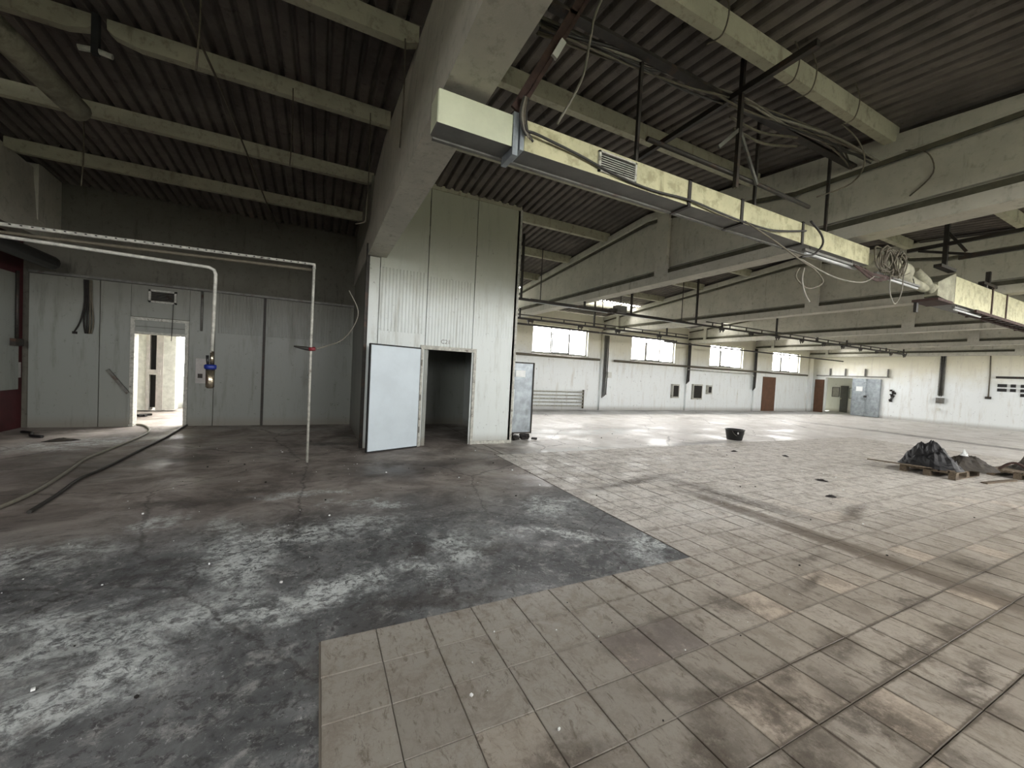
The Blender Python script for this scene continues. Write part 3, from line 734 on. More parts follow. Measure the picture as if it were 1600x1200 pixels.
rail('overhead_rail', 'far lattice overhead rail near the windows with small clamps', 11.5, 3.38, 4.5, 13.6, .12, [6.2, 8.2, 9.9, 12.0], [(5.8, 3.7), (8.8, 4.95), (12.4, 3.7)])
tag(MB().box(4.3, 12.2, 3.27, 13.8, 12.26, 3.33).build('support_beam', M['steel_dark']), 'thin dark steel beam beside the far lattice rail', 'beam')
tag(MB().box(13.8, 12.9, 3.3, 29, 12.95, 3.36).build('support_beam', M['steel_dark']), 'thin dark steel beam continuing towards the far wall', 'beam')
t = thing('rail_motor', 'small grey motor box on the near overhead rail', 'motor', (7.8, YA, 3.55))
MB().cbox((7.85, YA - .02, 3.6), (.34, .22, .2)).build('body', M['steel_grey'], t); MB().cbox((7.6, YA, 3.55), (.2, .12, .1)).build('shaft_housing', M['steel_dark'], t)
for k, (x0, x1, lab) in enumerate(((5.2, 8.0, 'nearest the cubicle'), (8.1, 11.4, 'past the motor box'))):
    t = thing('fluorescent_lamp', 'dark bar with bright tube hung behind the near rail, ' + lab, 'lamp', (x0, 9.7, 3.6))
    MB().box(x0, 9.67, 3.62, x1, 9.73, 3.67).build('housing', M['steel_dark'], t); MB().tube([(x0 + .1, 9.7, 3.59), (x1 - .1, 9.7, 3.59)], .018, 6).build('tube', M['tube'], t)
    for x in (x0 + .3, x1 - .3): MB().box(x, 9.69, 3.67, x + .02, 9.71, 5.12).build('hanger', M['steel_dark'], t)

# ------------------------------------------------------------------ the air duct
DY0, DY1, Dz0, Dz1 = 2.86, 3.06, 3.365, 3.605
duct = thing('air_duct', 'long cream air duct hung under the concrete beams', 'duct', (.7, 2.96, Dz0))
def duct_piece(x0, x1, mat, y0=DY0, y1=DY1, z0=Dz0, z1=Dz1, name='duct_section', clean=False, par=None):
    m = MB(); b = .008
    m.loft([[(x, y0 + a, z0 + a), (x, y1 - a, z0 + a), (x, y1 - a, z1 - a), (x, y0 + a, z1 - a)] for x, a in ((x0, b), (x0 + b, 0), (x1 - b, 0), (x1, b))])
    o = m.build(name, mat, par or duct)
    me = o.data; me.materials.append(M['duct_under'])
    for p in me.polygons:
        if p.normal.z < -.7 or p.normal.z > .7: p.material_index = 1
    return o
duct_piece(.7, 1.30, M['duct_clean']); duct_piece(1.40, 3.27, M['duct']); duct_piece(3.275, 4.09, M['duct']); duct_piece(4.095, 5.25, M['duct']); duct_piece(5.255, 6.9, M['duct'])
MB().box(1.30, DY0 - .005, Dz0 - .06, 1.345, DY1 + .01, Dz1 + .03).build('collar', M['galv'], duct)
MB().box(1.36, DY0 - .01, Dz0 - .01, 1.395, DY1 + .01, Dz1 + .03).build('collar', M['galv'], duct)
for x in (3.27, 4.09, 5.25):
    m = MB(); m.box(x - .02, DY0 - .012, Dz0 - .012, x + .02, DY0, Dz1 + .012); m.box(x - .02, DY0 - .012, Dz0 - .02, x + .02, DY1 + .02, Dz0 - .004); m.box(x - .02, DY0 - .012, Dz1, x + .02, DY1 + .02, Dz1 + .014)
    m.build('strap', M['steel_dark'], duct)
# dark edge seams
m = MB(); m.box(.72, DY1 - .005, Dz0 - .014, 6.88, DY1 + .03, Dz0 + .002); m.build('edge_flange', M['steel_grey'], duct)
vg = MB()
for q in ((2.13, Dz0 + .03, 2.56, Dz0 + .045), (2.13, Dz1 - .045, 2.56, Dz1 - .03), (2.13, Dz0 + .03, 2.15, Dz1 - .03), (2.54, Dz0 + .03, 2.56, Dz1 - .03)): vg.box(q[0], DY0 - .02, q[1], q[2], DY0, q[3])
vent = vg.build('vent_grille', M['pipe_white'], duct)
MB().box(2.15, DY0 - .006, Dz0 + .045, 2.54, DY0 - .002, Dz1 - .045).build('dark_opening', M['dirt'], vent)
for k in range(7):
    z = Dz0 + .055 + k * .0195
    MB().cbox((2.345, DY0 - .013, z), (.39, .014, .006), Matrix.Rotation(.5, 3, 'X')).build('louvre_slat', M['pipe_white'], vent)
for x, zt in ((2.65, 4.7), (4.45, 4.75), (5.95, 4.75)): MB().box(x - .015, 2.95, Dz1, x + .015, 2.98, zt).build('hanger_rod', M['steel_dark'], duct)
# torn joint between the two duct runs: drum end, insulated pipes, transition
dj = thing('duct_junction', 'torn open insulated duct joint wrapped in loose cables', 'duct', (7, 2.95, 3.3))
MB().tube([(6.98, 2.95, 3.47), (7.5, 2.95, 3.47)], [.11, .1], 14).build('insulated_pipe', M['insul'], dj)
MB().tube([(7.55, 2.93, 3.47), (7.6, 2.93, 3.47), (8.1, 2.93, 3.46), (8.15, 2.93, 3.46)], [.12, .15, .15, .13], 16).build('drum', M['insul'], dj)
MB().tube(smooth_path([(8.15, 2.95, 3.44), (8.6, 2.98, 3.4), (8.95, 2.96, 3.36), (9.2, 2.9, 3.38)], 3), .075, 10).build('insulated_pipe', M['insul'], dj)
MB().tube([(8.75, 3.0, 3.62), (8.95, 2.95, 3.45), (9.1, 2.9, 3.3)], [.06, .09, .06], 10).build('insulated_pipe', M['insul'], dj)
m = MB(); m.loft([[(9.15, 2.84, 3.24), (9.15, 3.0, 3.24), (9.15, 3.0, 3.46), (9.15, 2.84, 3.46)], [(9.7, 2.8, 3.17), (9.7, 3.14, 3.17), (9.7, 3.14, 3.68), (9.7, 2.8, 3.68)]]); m.build('transition', M['insul'], dj)
MB().box(9.0, 2.78, 3.14, 9.6, 3.1, 3.18).build('rusty_plate', M['rust'], dj)
d2_ = thing('air_duct', 'larger beige far air duct hanging beyond the torn joint', 'duct', (9.75, 2.95, 3.2))
def dp2(x0, x1): return duct_piece(x0, x1, M['duct'], 2.84, 3.16, 3.19, 3.66, par=d2_)
dp2(9.75, 11.6); dp2(11.605, 12.4); dp2(12.405, 14.5); dp2(14.505, 18.3); dp2(18.305, 24)
for x in (9.78, 11.6, 12.4, 14.5):
    m = MB(); m.box(x - .025, 2.825, 3.175, x + .025, 2.84, 3.68); m.box(x - .025, 2.825, 3.17, x + .025, 3.17, 3.19); m.build('strap', M['rust'], d2_)
t = thing('cable_ladder', 'rusty brown cable ladder hanging below the far air duct', 'cable ladder', (11, 2.8, 3.12))
for y in (2.78, 2.98): MB().bar((10.6, y, 3.14), (18.0, y, 3.12), .03, .05).build('side_rail', M['rust'], t)
for k in range(24): MB().box(10.8 + k * .3, 2.78, 3.12, 10.84 + k * .3, 2.98, 3.14).build('rung', M['rust'], t)
for k, (x0, x1, lab) in enumerate(((5.3, 6.6, 'under the near cream duct'), (7.1, 8.5, 'under the torn duct joint'), (9.9, 11.2, 'under the larger far duct'))):
    z = 3.26 if k < 2 else 3.1
    t = thing('fluorescent_lamp', 'long white fluorescent lamp hanging ' + lab, 'lamp', (x0, 2.86, z))
    MB().box(x0, 2.84, z + .02, x1, 2.88, z + .05).build('housing', M['steel_grey'], t)
    MB().tube([(x0 + .04, 2.86, z), (x1 - .04, 2.86, z)], .016, 6).build('tube', M['tube'], t)
    for x in (x0 + .15, x1 - .15): MB().tube([(x, 2.86, z + .05), (x, 2.88, z + .14)], .006, 5).build('hanger', M['cable_dark'], t)

# loose cables. helper
def cable(lab, pts, r=.01, mat='cable_mid', n=5, name='cable', grp=None):
    return tag(MB().tube(smooth_path(pts, n), r, 6).build(name, M[mat]), lab, 'cable', grp)
cable('twisted dark cable sagging along the near face of the cream duct', [(1.38, 2.82, 3.62), (1.39, 2.81, 3.5), (1.5, 2.81, 3.49), (1.9, 2.83, 3.46), (2.3, 2.83, 3.40), (2.75, 2.84, 3.38), (3.25, 2.83, 3.4), (3.7, 2.82, 3.37), (4.1, 2.82, 3.36), (4.6, 2.81, 3.37), (5.25, 2.82, 3.5)], .011, 'cable_dark')
cable('white cable drooping from the duct strap to a hanging loose end', [(4.1, 2.82, 3.37), (4.5, 2.72, 3.2), (5.0, 2.72, 3.08), (5.3, 2.72, 3.02), (5.5, 2.72, 2.9), (5.2, 2.72, 2.78), (4.9, 2.7, 2.86), (4.95, 2.7, 2.98)], .009, 'cable_mid')
cable('pale cable tail with a plug dangling under the duct', [(5.08, 2.72, 3.0), (5.02, 2.7, 2.85), (5.1, 2.7, 2.7), (5.2, 2.7, 2.62)], .01, 'cable_light')
cable('thick dark cable loop hooked over the fourth duct strap', [(5.3, 2.8, 3.62), (5.5, 2.78, 3.5), (5.55, 2.78, 3.38), (5.35, 2.77, 3.22), (5.1, 2.77, 3.15)], .013, 'cable_dark')
for k in range(4):
    cable('one of the dark cables tied to the duct collar below the rusty channel', [(1.36 + k * .012, 2.82, 3.75), (1.33 + k * .018, 2.81, 3.6), (1.36 + k * .014, 2.815, 3.5), (1.4 + k * .02, 2.82, 3.46 - k * .01)], .009, ['cable_dark', 'cable_light', 'cable_mid', 'cable_dark'][k], grp='cables tied to the duct collar')
# tangle at the torn joint
tg = MB()
for k in range(22):
    x = 6.95 + R.uniform(0, .75); a = R.uniform(0, 6.28)
    pts = [(x + .22 * math.cos(a + q) * R.uniform(.5, 1), 2.78 + R.uniform(-.05, .03), 3.46 + .2 * math.sin(a + q) * R.uniform(.6, 1.1)) for q in (0, 1.2, 2.5, 3.8, 5)]
    tg.tube(smooth_path(pts, 3), R.choice((.006, .009, .011)), 5)
tag(tg.build('cable_tangle', M['cable_mid']), 'tangle of loose cables wound around the torn duct joint', 'cables', kind='stuff')
tg = MB()
for k in range(7):
    tg.tube(smooth_path([(6.6 + R.uniform(-.3, .2), 2.8, 3.27), (6.9 + R.uniform(-.1, .1), 2.78, 3.18 + R.uniform(-.04, .05)), (7.4 + R.uniform(-.2, .2), 2.79, 3.25)], 4), .012, 5)
tag(tg.build('cable_bunch', M['rust']), 'red brown cables bunched below the torn duct joint', 'cables', kind='stuff')
cable('thin white cord loop hanging below the cable tangle', [(7.35, 2.78, 3.35), (7.3, 2.76, 3.05), (7.45, 2.75, 2.88), (7.65, 2.76, 3.05), (7.75, 2.78, 3.4)], .008, 'cable_light')
cable('grey cord slung between the lamp and the tangle under the duct', [(5.1, 2.78, 3.13), (5.8, 2.76, 3.02), (6.5, 2.76, 3.05), (6.9, 2.78, 3.2)], .009, 'cable_light')

# rusty channel leaning from the duct up to the roof
t = thing('rusty_channel', 'rusty brown steel channel slanting from duct collar to the roof', 'steel channel', (1.36, 2.9, 3.7))
MB().bar((1.34, 2.9, 3.64), (2.05, 2.9, 5.0), .1, .03).build('web', M['rust'], t)
MB().bar((1.31, 2.87, 3.66), (2.0, 2.87, 5.0), .02, .07).build('flange', M['rust'], t)
MB().bar((1.62, 2.84, 4.16), (1.7, 2.84, 4.32), .03, .05).build('white_clip', M['white_metal'], t)
cable('grey cable hanging from the roof beside the rusty channel', [(2.05, 2.6, 4.95), (1.98, 2.62, 4.75), (1.86, 2.64, 4.45), (1.83, 2.66, 4.2), (1.8, 2.7, 3.95), (1.66, 2.8, 3.62)], .01, 'cable_light')

# hanger frames
t = thing('pipe_hanger', 'dark steel hanger with diagonal braces above the cream duct', 'hanger', (3.8, 2.8, 3.6))
MB().box(3.775, 2.72, 3.62, 3.815, 2.76, 4.93).build('rod', M['steel_dark'], t)
MB().bar((3.8, 2.05, 4.6), (3.8, 4.4, 4.6), .05, .06).build('cross_bar', M['steel_dark'], t)
MB().bar((3.8, 2.74, 4.22), (3.5, 2.74, 3.95), .02, .035).build('brace', M['steel_grey'], t)
MB().bar((3.8, 2.74, 4.22), (4.14, 2.74, 3.74), .02, .035).build('brace', M['steel_grey'], t)
tag(MB().tube([(2.6, 2.78, 3.78), (4.3, 2.78, 3.78), (5.2, 2.78, 3.76)], .022, 8).build('conduit', M['steel_dark']), 'dark conduit running level just above the cream duct', 'conduit')
t = thing('pipe_hanger', 'dark steel hanger with braces holding the larger far duct', 'hanger', (9.4, 2.86, 3.66))
MB().box(9.37, 2.83, 3.75, 9.43, 2.89, 4.95).build('rod', M['steel_dark'], t)
MB().bar((9.4, 3.35, 4.13), (9.4, 1.7, 4.13), .05, .06).build('cross_bar', M['steel_dark'], t)
MB().bar((9.4, 2.7, 3.86), (9.4, 1.7, 3.86), .05, .06).build('cross_bar', M['steel_dark'], t)
MB().bar((9.4, 2.86, 4.35), (9.4, 2.62, 3.95), .03, .04).build('brace', M['steel_dark'], t)
MB().bar((9.4, 3.2, 4.1), (9.4, 2.5, 3.87), .03, .04).build('brace', M['steel_dark'], t)
MB().box(9.1, 2.8, 3.7, 9.7, 2.9, 3.75).build('foot', M['steel_dark'], t)
t = thing('hanger_bracket', 'short dark bracket clamped on top of the far duct', 'hanger', (11.5, 2.9, 3.7))
MB().box(11.15, 2.84, 3.72, 11.85, 2.92, 3.77).build('foot', M['steel_dark'], t); MB().box(11.45, 2.85, 3.77, 11.52, 2.91, 4.0).build('rod', M['steel_dark'], t)
for x in (11.3, 11.7): MB().box(x, 2.84, 3.66, x + .04, 2.88, 3.72).build('clip', M['steel_grey'], t)
tag(MB().box(9.05, 3.05, 2.98, 9.12, 3.09, 3.15).build('bracket_stub', M['steel_dark']), 'short dark stub hanging under the torn duct joint', 'bracket')

# cables along the near purlin
base = [(1.6, 3.1), (2.4, 3.02), (3.2, 2.95), (4.0, 2.9), (4.8, 2.82), (5.6, 2.76), (6.4, 2.7)]
for k in range(9):
    pts = [(x, y + R.uniform(-.07, .05), 4.60 + R.uniform(-.07, .07)) for x, y in base]
    if k % 3 == 0: pts[-1] = (6.45, 2.95, 4.62)
    cable('one cable of the sagging bundle slung beside the near purlin', pts, R.choice((.008, .011, .014)), R.choice(('cable_mid', 'cable_light', 'cable_dark', 'cable_dark')), 4, grp='cable bundle beside the near purlin')
tag(MB().box(1.6, 2.86, 4.6, 6.4, 2.95, 4.63).build('cable_tray', M['steel_dark']), 'dark narrow tray carrying cables beside the near purlin', 'cable tray')
cable('short white cable bowed over the cable bundle behind the hanger', [(3.85, 2.9, 4.45), (4.3, 2.85, 4.4), (4.9, 2.8, 4.5)], .014, 'cable_mid')
cable('second short white cable curving under the bundle behind the hanger', [(3.85, 2.85, 4.3), (4.3, 2.8, 4.25), (4.9, 2.8, 4.4)], .014, 'cable_mid')
cable('long thin cable drooping from the purlin end down to the beam', [(5.3, 2.55, 4.66), (5.6, 2.5, 4.5), (5.75, 2.5, 4.3), (5.6, 2.55, 4.05), (5.2, 2.7, 3.85)], .009, 'cable_mid')
for x, lab in ((3.0, 'nearest the rusty channel'), (4.05, 'just past the hanger cross bar'), (4.35, 'between the hanger and the beam'), (5.2, 'closest to the second beam')):
    cable('thin wire looped round the near purlin, ' + lab, [(x, 2.4, 4.98), (x + .05, 2.37, 4.8), (x + .02, 2.4, 4.6), (x - .05, 2.5, 4.56)], .007, 'cable_mid')
cable('thin dark wire curving down the side of the second beam', [(6.474, 2.4, 4.62), (6.48, 2.2, 4.5), (6.53, 2.15, 4.25), (6.536, 2.35, 4.05)], .008, 'cable_mid')

# thin cords in the left bay
for k, (x, y, z0, z1, lab) in enumerate(((.68, 4.27, 3.85, 4.95, 'beside the first beam with a broken end'), (.54, 6.14, 3.65, 5.2, 'in front of the dark wall, knotted at its end'), (-.43, 6.14, 4.17, 5.2, 'left of the first beam'), (-3.2, 8.09, 4.0, 5.1, 'near the left corner'), (-1.0, 4.27, 4.0, 4.95, 'high under the roof near the pale tube'))):
    cable('thin cord hanging from a purlin ' + lab, [(x, y, z1), (x + .01, y - .003, (z0 + z1) / 2), (x - .01, y - .003, z0)], .008, 'cable_mid')
cable('short broken lamp stub on the hanging cord end', [(.4, 6.14, 3.6), (.5, 6.14, 3.64), (.53, 6.14, 3.68)], .009, 'cable_mid')
tag(MB().tube([(-2.95, 3.2, 4.62), (-2.86, 5.7, 4.6), (-2.8, 6.95, 4.58)], .13, 14).build('insulated_tube', M['insul']), 'thick pale insulated tube slanting across the dark roof corner', 'pipe')
tag(MB().tube([(-1.32, 2.6, 4.755), (-1.3, 4.3, 4.91), (-1.28, 6.2, 5.1), (-1.2, 8.1, 5.03), (-1.1, 9.7, 4.87), (-1.0, 11.3, 4.8)], .014, 6).build('conduit', M['cable_mid']), 'thin conduit running under the purlins of the dark left bay', 'conduit')
t = thing('roof_hanger', 'black hanger bolt at the broken purlin joint', 'hanger', (-2.32, 6.1, 4.9))
MB().box(-2.35, 6.05, 4.85, -2.29, 6.11, 5.28).build('rod', M['gasket'], t)
for s in (-1, 1): MB().tube([(-2.32, 6.08, 4.9), (-2.32 + s * .14, 6.08, 4.88)], .03, 8).build('lug', M['pipe_white'], t)
tag(MB().tube([(-4.68, 6.5, 3.3), (-4.66, 8.5, 3.28), (-4.66, 10.75, 3.24)], .13, 12).build('flue_pipe', M['black']), 'black round flue pipe along the maroon side wall', 'pipe')

# ------------------------------------------------------------------ left wall services
t = thing('perforated_pipe', 'white perforated cable channel crossing the left bay and dropping to the floor', 'pipe', (-.12, 7.0, 0))
MB().tube([(-5.28, 7.0, 3.02), (-3.2, 7.0, 3.06), (-.12, 7.0, 3.13), (-.12, 7.0, 3.06)], .026, 8).build('pipe', M['pipe_white'], t)
MB().tube([(-.12, 7.0, 3.12), (-.125, 7.0, 1.9), (-.12, 7.0, 0)], .02, 8).build('drop_pipe', M['pipe_white'], t)
hl = MB()
for k in range(50): hl.cbox((-4.9 + k * .095, 6.968, 3.03 + (k * .095) * .02), (.018, .01, .012))
hl.build('slot_row', M['dirt'], t, kind='stuff')
tag(MB().tube([(-5.28, 7.08, 2.96), (-3.2, 7.08, 2.98), (-.9, 7.08, 3.04), (-.15, 7.08, 3.06)], .022, 8).build('conduit', M['cable_mid']), 'dusty conduit just under the perforated white channel', 'conduit')
t = thing('water_pipe', 'white water pipe ending in a filter bowl beside the doorway', 'pipe', (-1.4, 7.0, 1.5))
MB().tube(smooth_path([(-5.28, 6.92, 2.92), (-3.4, 6.94, 2.9), (-1.45, 7.0, 2.87)], 3) + [Vector((-1.39, 7, 2.84)), Vector((-1.37, 7, 2.78)), Vector((-1.38, 7, 2.0)), Vector((-1.39, 7, 1.66))], .023, 8).build('pipe', M['pipe_white'], t)
MB().tube([(-1.44, 7, 1.62), (-1.43, 7, 1.47)], .018, 8).build('valve_pipe', M['black'], t)
MB().tube([(-1.385, 7, 1.68), (-1.385, 7, 1.47)], .024, 8).build('valve_pipe', M['chrome'], t)
t = thing('water_filter', 'steel water filter bowl with a blue collar under the white pipe', 'water filter', (-1.4, 7.0, 1.13))
MB().tube([(-1.4, 7, 1.49), (-1.4, 7, 1.48), (-1.4, 7, 1.44), (-1.4, 7, 1.42)], [.06, .075, .075, .065], 16).build('collar', M['blue'], t)
MB().tube([(-1.4, 7, 1.43), (-1.4, 7, 1.17), (-1.4, 7, 1.15)], [.055, .052, .035], 16).build('bowl', M['chrome'], t)
t = thing('vent_grille', 'small louvred vent grille above the doorway', 'vent', (-3.12, YP, 2.75))
v = MB()
for q in ((-3.38, 2.72, -2.9, 2.76), (-3.38, 2.96, -2.9, 3.0), (-3.38, 2.72, -3.34, 3.0), (-2.94, 2.72, -2.9, 3.0)): v.box(q[0], YP - .04, q[1], q[2], YP - .002, q[3])
v.build('frame', M['pipe_white'], t); MB().box(-3.34, YP - .012, 2.76, -2.94, YP - .004, 2.96).build('dark_opening', M['dirt'], t)
for k in range(6): MB().cbox((-3.14, YP - .025, 2.775 + k * .034), (.4, .02, .006), Matrix.Rotation(.6, 3, 'X')).build('slat', M['steel_grey'], t)
cable('thin cord hanging from the vent grille across the doorway', [(-2.95, YP - .05, 2.72), (-2.96, YP - .05, 2.2), (-2.97, YP - .05, 1.9)], .006, 'cable_dark')
t = thing('cable_trunking', 'grey trunking slanting down the wall left of the doorway', 'trunking', (-3.7, YP, .1))
MB().bar((-4.02, YP - .025, 1.22), (-3.68, YP - .025, .72), .04, .06).build('sloping_length', M['steel_grey'], t); MB().box(-3.69, YP - .04, .05, -3.65, YP - .002, .74).build('upright_length', M['panel_left'], t)
t = thing('old_wiring', 'blackened cut wiring hanging on the wall left of the doorway', 'cables', (-4.35, YP, 1.95))
for k in range(5):
    x = -4.40 + k * .028
    MB().tube(smooth_path([(x, YP - .03, 3.06), (x + .01, YP - .03, 2.6), (x + (k - 2) * .02, YP - .04, 2.2), (x + (-.14 if k == 0 else .01), YP - .04, 1.95)], 3), .014, 5).build('cable', M['dirt'] if k < 3 else M['cable_mid'], t)
tag(MB().box(-4.56, YP - .05, 1.93, -4.5, YP - .002, 1.98).build('junction_box', M['dirt']), 'small black box left of the cut wiring on the panel wall', 'junction box')
tag(MB().tube([(-2.44, YP - .03, 3.08), (-2.44, YP - .03, 2.18)], .022, 8).build('conduit', M['steel_grey']), 'short grey conduit right of the doorway near the ceiling rail', 'conduit')
t = thing('wall_poster', 'small faded paper notice on the wall behind the water filter', 'notice', (-2.4, YP, 1.0))
MB().box(-2.53, YP - .012, .98, -2.3, YP - .002, 1.55).build('sheet', M['board'], t); MB().box(-2.49, YP - .014, 1.1, -2.4, YP - .012, 1.2).build('dark_print', M['steel_dark'], t)
# valve and curved hose on the vertical pipe
t = thing('pipe_valve', 'small valve with dark lever and red centre on the vertical pipe', 'valve', (-.12, 7, 1.8))
MB().tube([(-.36, 6.98, 1.83), (-.2, 6.98, 1.81), (-.12, 6.98, 1.8)], [.012, .03, .03], 8).build('lever', M['cable_dark'], t); MB().tube([(-.15, 6.97, 1.8), (-.06, 6.97, 1.81)], .03, 8).build('red_collar', M['red'], t)
cable('pale curved hose looping from the valve up to the cubicle corner', [(-.05, 7.0, 1.81), (.1, 7.2, 1.88), (.35, 7.7, 2.02), (.55, 7.92, 2.3), (.62, 7.93, 2.6), (.45, 7.92, 2.95)], .01, 'cable_light')

# side wall board
t = thing('wall_board', 'large pale board fixed to the maroon side wall', 'board', (XL, 10.6, .75))
MB().box(XL, 9.5, .78, XL + .06, 11.1, 3.0).build('sheet', M['panel_left'], t)
MB().tube([(XL + .09, 10.98, 1.75), (XL + .09, 10.98, 3.05)], .025, 6).build('conduit', M['steel_dark'], t); MB().box(XL + .06, 10.85, 1.62, XL + .14, 11.08, 1.76).build('switch_box', M['steel_dark'], t)
MB().box(XL + .004, YP - .12, 1.0, XL + .02, YP - .04, 1.3).build('label_plate', M['board'], t)

# things in the bright room
t = thing('white_cabinet', 'tall white cabinet with a dark open gap in the bright room', 'cabinet', (-4.2, 14.3, 0))
MB().box(-4.95, 14.3, .02, -4.3, 14.6, 2.9).build('side_panel', M['white_metal'], t)
MB().box(-4.3, 14.27, .02, -4.23, 14.6, 2.7).build('post', M['board'], t)
MB().box(-4.23, 14.4, .1, -4.08, 14.6, 2.6).build('dark_gap', M['gasket'], t)
MB().box(-4.08, 14.27, .02, -3.93, 14.6, 2.7).build('post', M['board'], t)
MB().box(-3.93, 14.29, .05, -3.66, 14.6, 2.5).build('door_panel', M['white_metal'], t)
MB().box(-4.28, 14.24, 1.02, -3.98, 14.27, 1.16).build('latch_plate', M['board'], t)
mb = MB()
for k in range(7): mb.cbox((-4.1 + R.uniform(-.2, .2), 13.0 + R.uniform(-.1, .25), .03), (R.uniform(.06, .2), R.uniform(.05, .15), R.uniform(.02, .06)), Matrix.Rotation(R.uniform(0, 3), 3, 'Z'))
tag(mb.build('rubble', M['dirt']), 'bits of grey rubble on the bright room floor', 'rubble', kind='stuff')

# ------------------------------------------------------------------ on the floor
H1 = [(-3.58, 11.45), (-3.41, 11.29), (-3.15, 10.71), (-3.01, 9.97), (-3.0, 8.75), (-3.02, 7.89), (-2.91, 7.21), (-2.76, 6.05), (-2.83, 5.2), (-3.1, 4.2)]
H2 = [(-2.67, 11.6), (-2.65, 11.02), (-2.58, 9.47), (-2.58, 8.56), (-2.57, 7.92), (-2.57, 7.12), (-2.6, 6.64), (-2.51, 5.97), (-2.46, 5.39)]
tag(MB().tube(smooth_path([(x, y, .02) for x, y in H1], 5), .022, 8).build('hose', M['cable_light']), 'pale grey hose snaking from the doorway across the floor', 'hose')
tag(MB().tube(smooth_path([(x, y, .016) for x, y in H2], 5), .018, 8).build('hose', M['cable_dark']), 'dark hose running from the doorway beside the pale hose', 'hose')
tag(MB().tube(smooth_path([(-4.95, 10.6, .02), (-4.75, 10.45, .02), (-4.6, 10.1, .02), (-4.4, 9.98, .02)], 4), .025, 8).build('hose_offcut', M['black']), 'short black hose offcut near the maroon wall', 'hose')
def heap(name, mat, cx, cy, rx, ry, h, ang, seed, z0=0., peaks=((0, 0, 1, .5),), lab='', cat='', n=26, fold=.12, cut=1.):
    mb = MB(); ca, sa = math.cos(ang), math.sin(ang); V = []; idx = {}
    for ring in range(n // 2 + 1):
        r = ring / (n // 2)
        for k in range(n):
            a = 2 * PI * k / n
            u, v = r * math.cos(a), r * math.sin(a)
            wob = 1 + .16 * mnoise.noise(Vector((math.cos(a) * 1.7, math.sin(a) * 1.7, seed)))
            H = sum(p[2] * math.exp(-((u - p[0]) ** 2 + (v - p[1]) ** 2) / (2 * p[3] ** 2)) for p in peaks)
            H = (.42 + .58 * H) * (1 - r ** 2.6)
            nz = mnoise.noise(Vector((u * 3.4, v * 3.4, seed))) - 1.1 * abs(mnoise.noise(Vector((u * 7 + v * 3, v * 4, seed + 3)))) + .5 * mnoise.noise(Vector((u * 17, v * 15, seed)))
            zz = max(0, h * H + fold * nz * (1 - r ** 4) * h * 1.6)
            x, y = u * rx * wob, v * ry * wob
            mb.v.append((cx + x * ca - y * sa, cy + x * sa + y * ca, z0 + zz * (1 if r < 1 else 0)))
    for ring in range(n // 2):
        for k in range(n):
            a = ring * n + k; b = ring * n + (k + 1) % n
            mb.f.append((a, a + n, b + n, b))
    mb.f.append(tuple(range((n // 2) * n, (n // 2 + 1) * n))[::-1])
    return tag(mb.build(name, M[mat]), lab, cat)
heap('rag', 'sack', -4.0, 9.6, .24, .1, .05, .3, 3, 0, ((0, 0, 1, .5),), 'crumpled dark rag on the floor left of the hoses', 'rag', 18)
# pallets
def pallet(cx, cy, ang, z0, lab, miss=()):
    t = thing('pallet', lab, 'pallet', (cx, cy, z0)); rot = Matrix.Rotation(ang, 3, 'Z')
    def part(name, x, y, z, dx, dy, dz, jit=0):
        p = rot @ Vector((x, y, 0)); MB().cbox((cx + p.x, cy + p.y, z0 + z), (dx, dy, dz), rot @ Matrix.Rotation(jit, 3, 'Z')).build(name, M['wood'], t)
    for j in (-.35, 0, .35): part('bottom_board', 0, j, .011, 1.2, .1, .022)
    for i in (-.53, 0, .53):
        for j in (-.35, 0, .35): part('block', i, j, .061, .14, .1, .078)
    for i in (-.53, 0, .53): part('stringer_board', i, 0, .111, .12, .8, .022)
    for k in range(7):
        if k in miss: continue
        part('top_board', 0, -.35 + k * .1167, .133, 1.2, .09, .022, R.uniform(-.02, .02))
    return t
pallet(11.4, 3.3, math.radians(0), .002, 'weathered wooden pallet under the black sheeting heap', (3,))
pallet(13.05, 2.5, math.radians(-2), .002, 'wooden pallet cut by the right picture edge with a dark empty front', ())
heap('plastic_sheeting', 'film', 11.08, 3.32, .46, .34, .46, 1.75, 11, .15, ((-.05, .1, .9, .5), (.5, .1, .4, .4)), 'black plastic sheeting heaped up on the nearest pallet', 'plastic sheet', 36, .13)
heap('sacking', 'sack', 11.72, 2.98, .52, .3, .3, -.55, 5, .15, ((-.4, 0, .9, .5), (.4, 0, .2, .4)), 'brown grey sacking slumped over the right end of the first pallet', 'sacking', 36, .12)
heap('debris_heap', 'sack', 13.3, 2.45, .5, .34, .42, 0, 8, .146, ((0, 0, .9, .4),), 'dark pile of debris at the right picture edge', 'debris', 30, .2)
heap('crumpled_film', 'paper', 11.5, 3.0, .08, .06, .1, .5, 9, .42, ((0, 0, 1, .5),), 'small scrap of clear film on top of the heap', 'plastic scrap', 14, .4)
tag(MB().bar((10.45, 4.1, .165), (10.92, 2.95, .157), .07, .02).build('loose_board', M['wood']), 'loose board jutting out to the left over the first pallet', 'board')
tag(MB().tube(smooth_path([(12.42, 2.75, .16), (12.44, 2.65, .28), (12.46, 2.55, .32), (12.48, 2.45, .26), (12.5, 2.4, .155)], 4), .025, 6).build('hose_offcut', M['rust']), 'curled rusty hoop standing on the right pallet', 'hoop')
tag(MB().bar((11.1, 2.62, .012), (12.2, 2.5, .012), .09, .02).build('loose_board', M['wood']), 'loose board lying on the floor between the pallets', 'board')
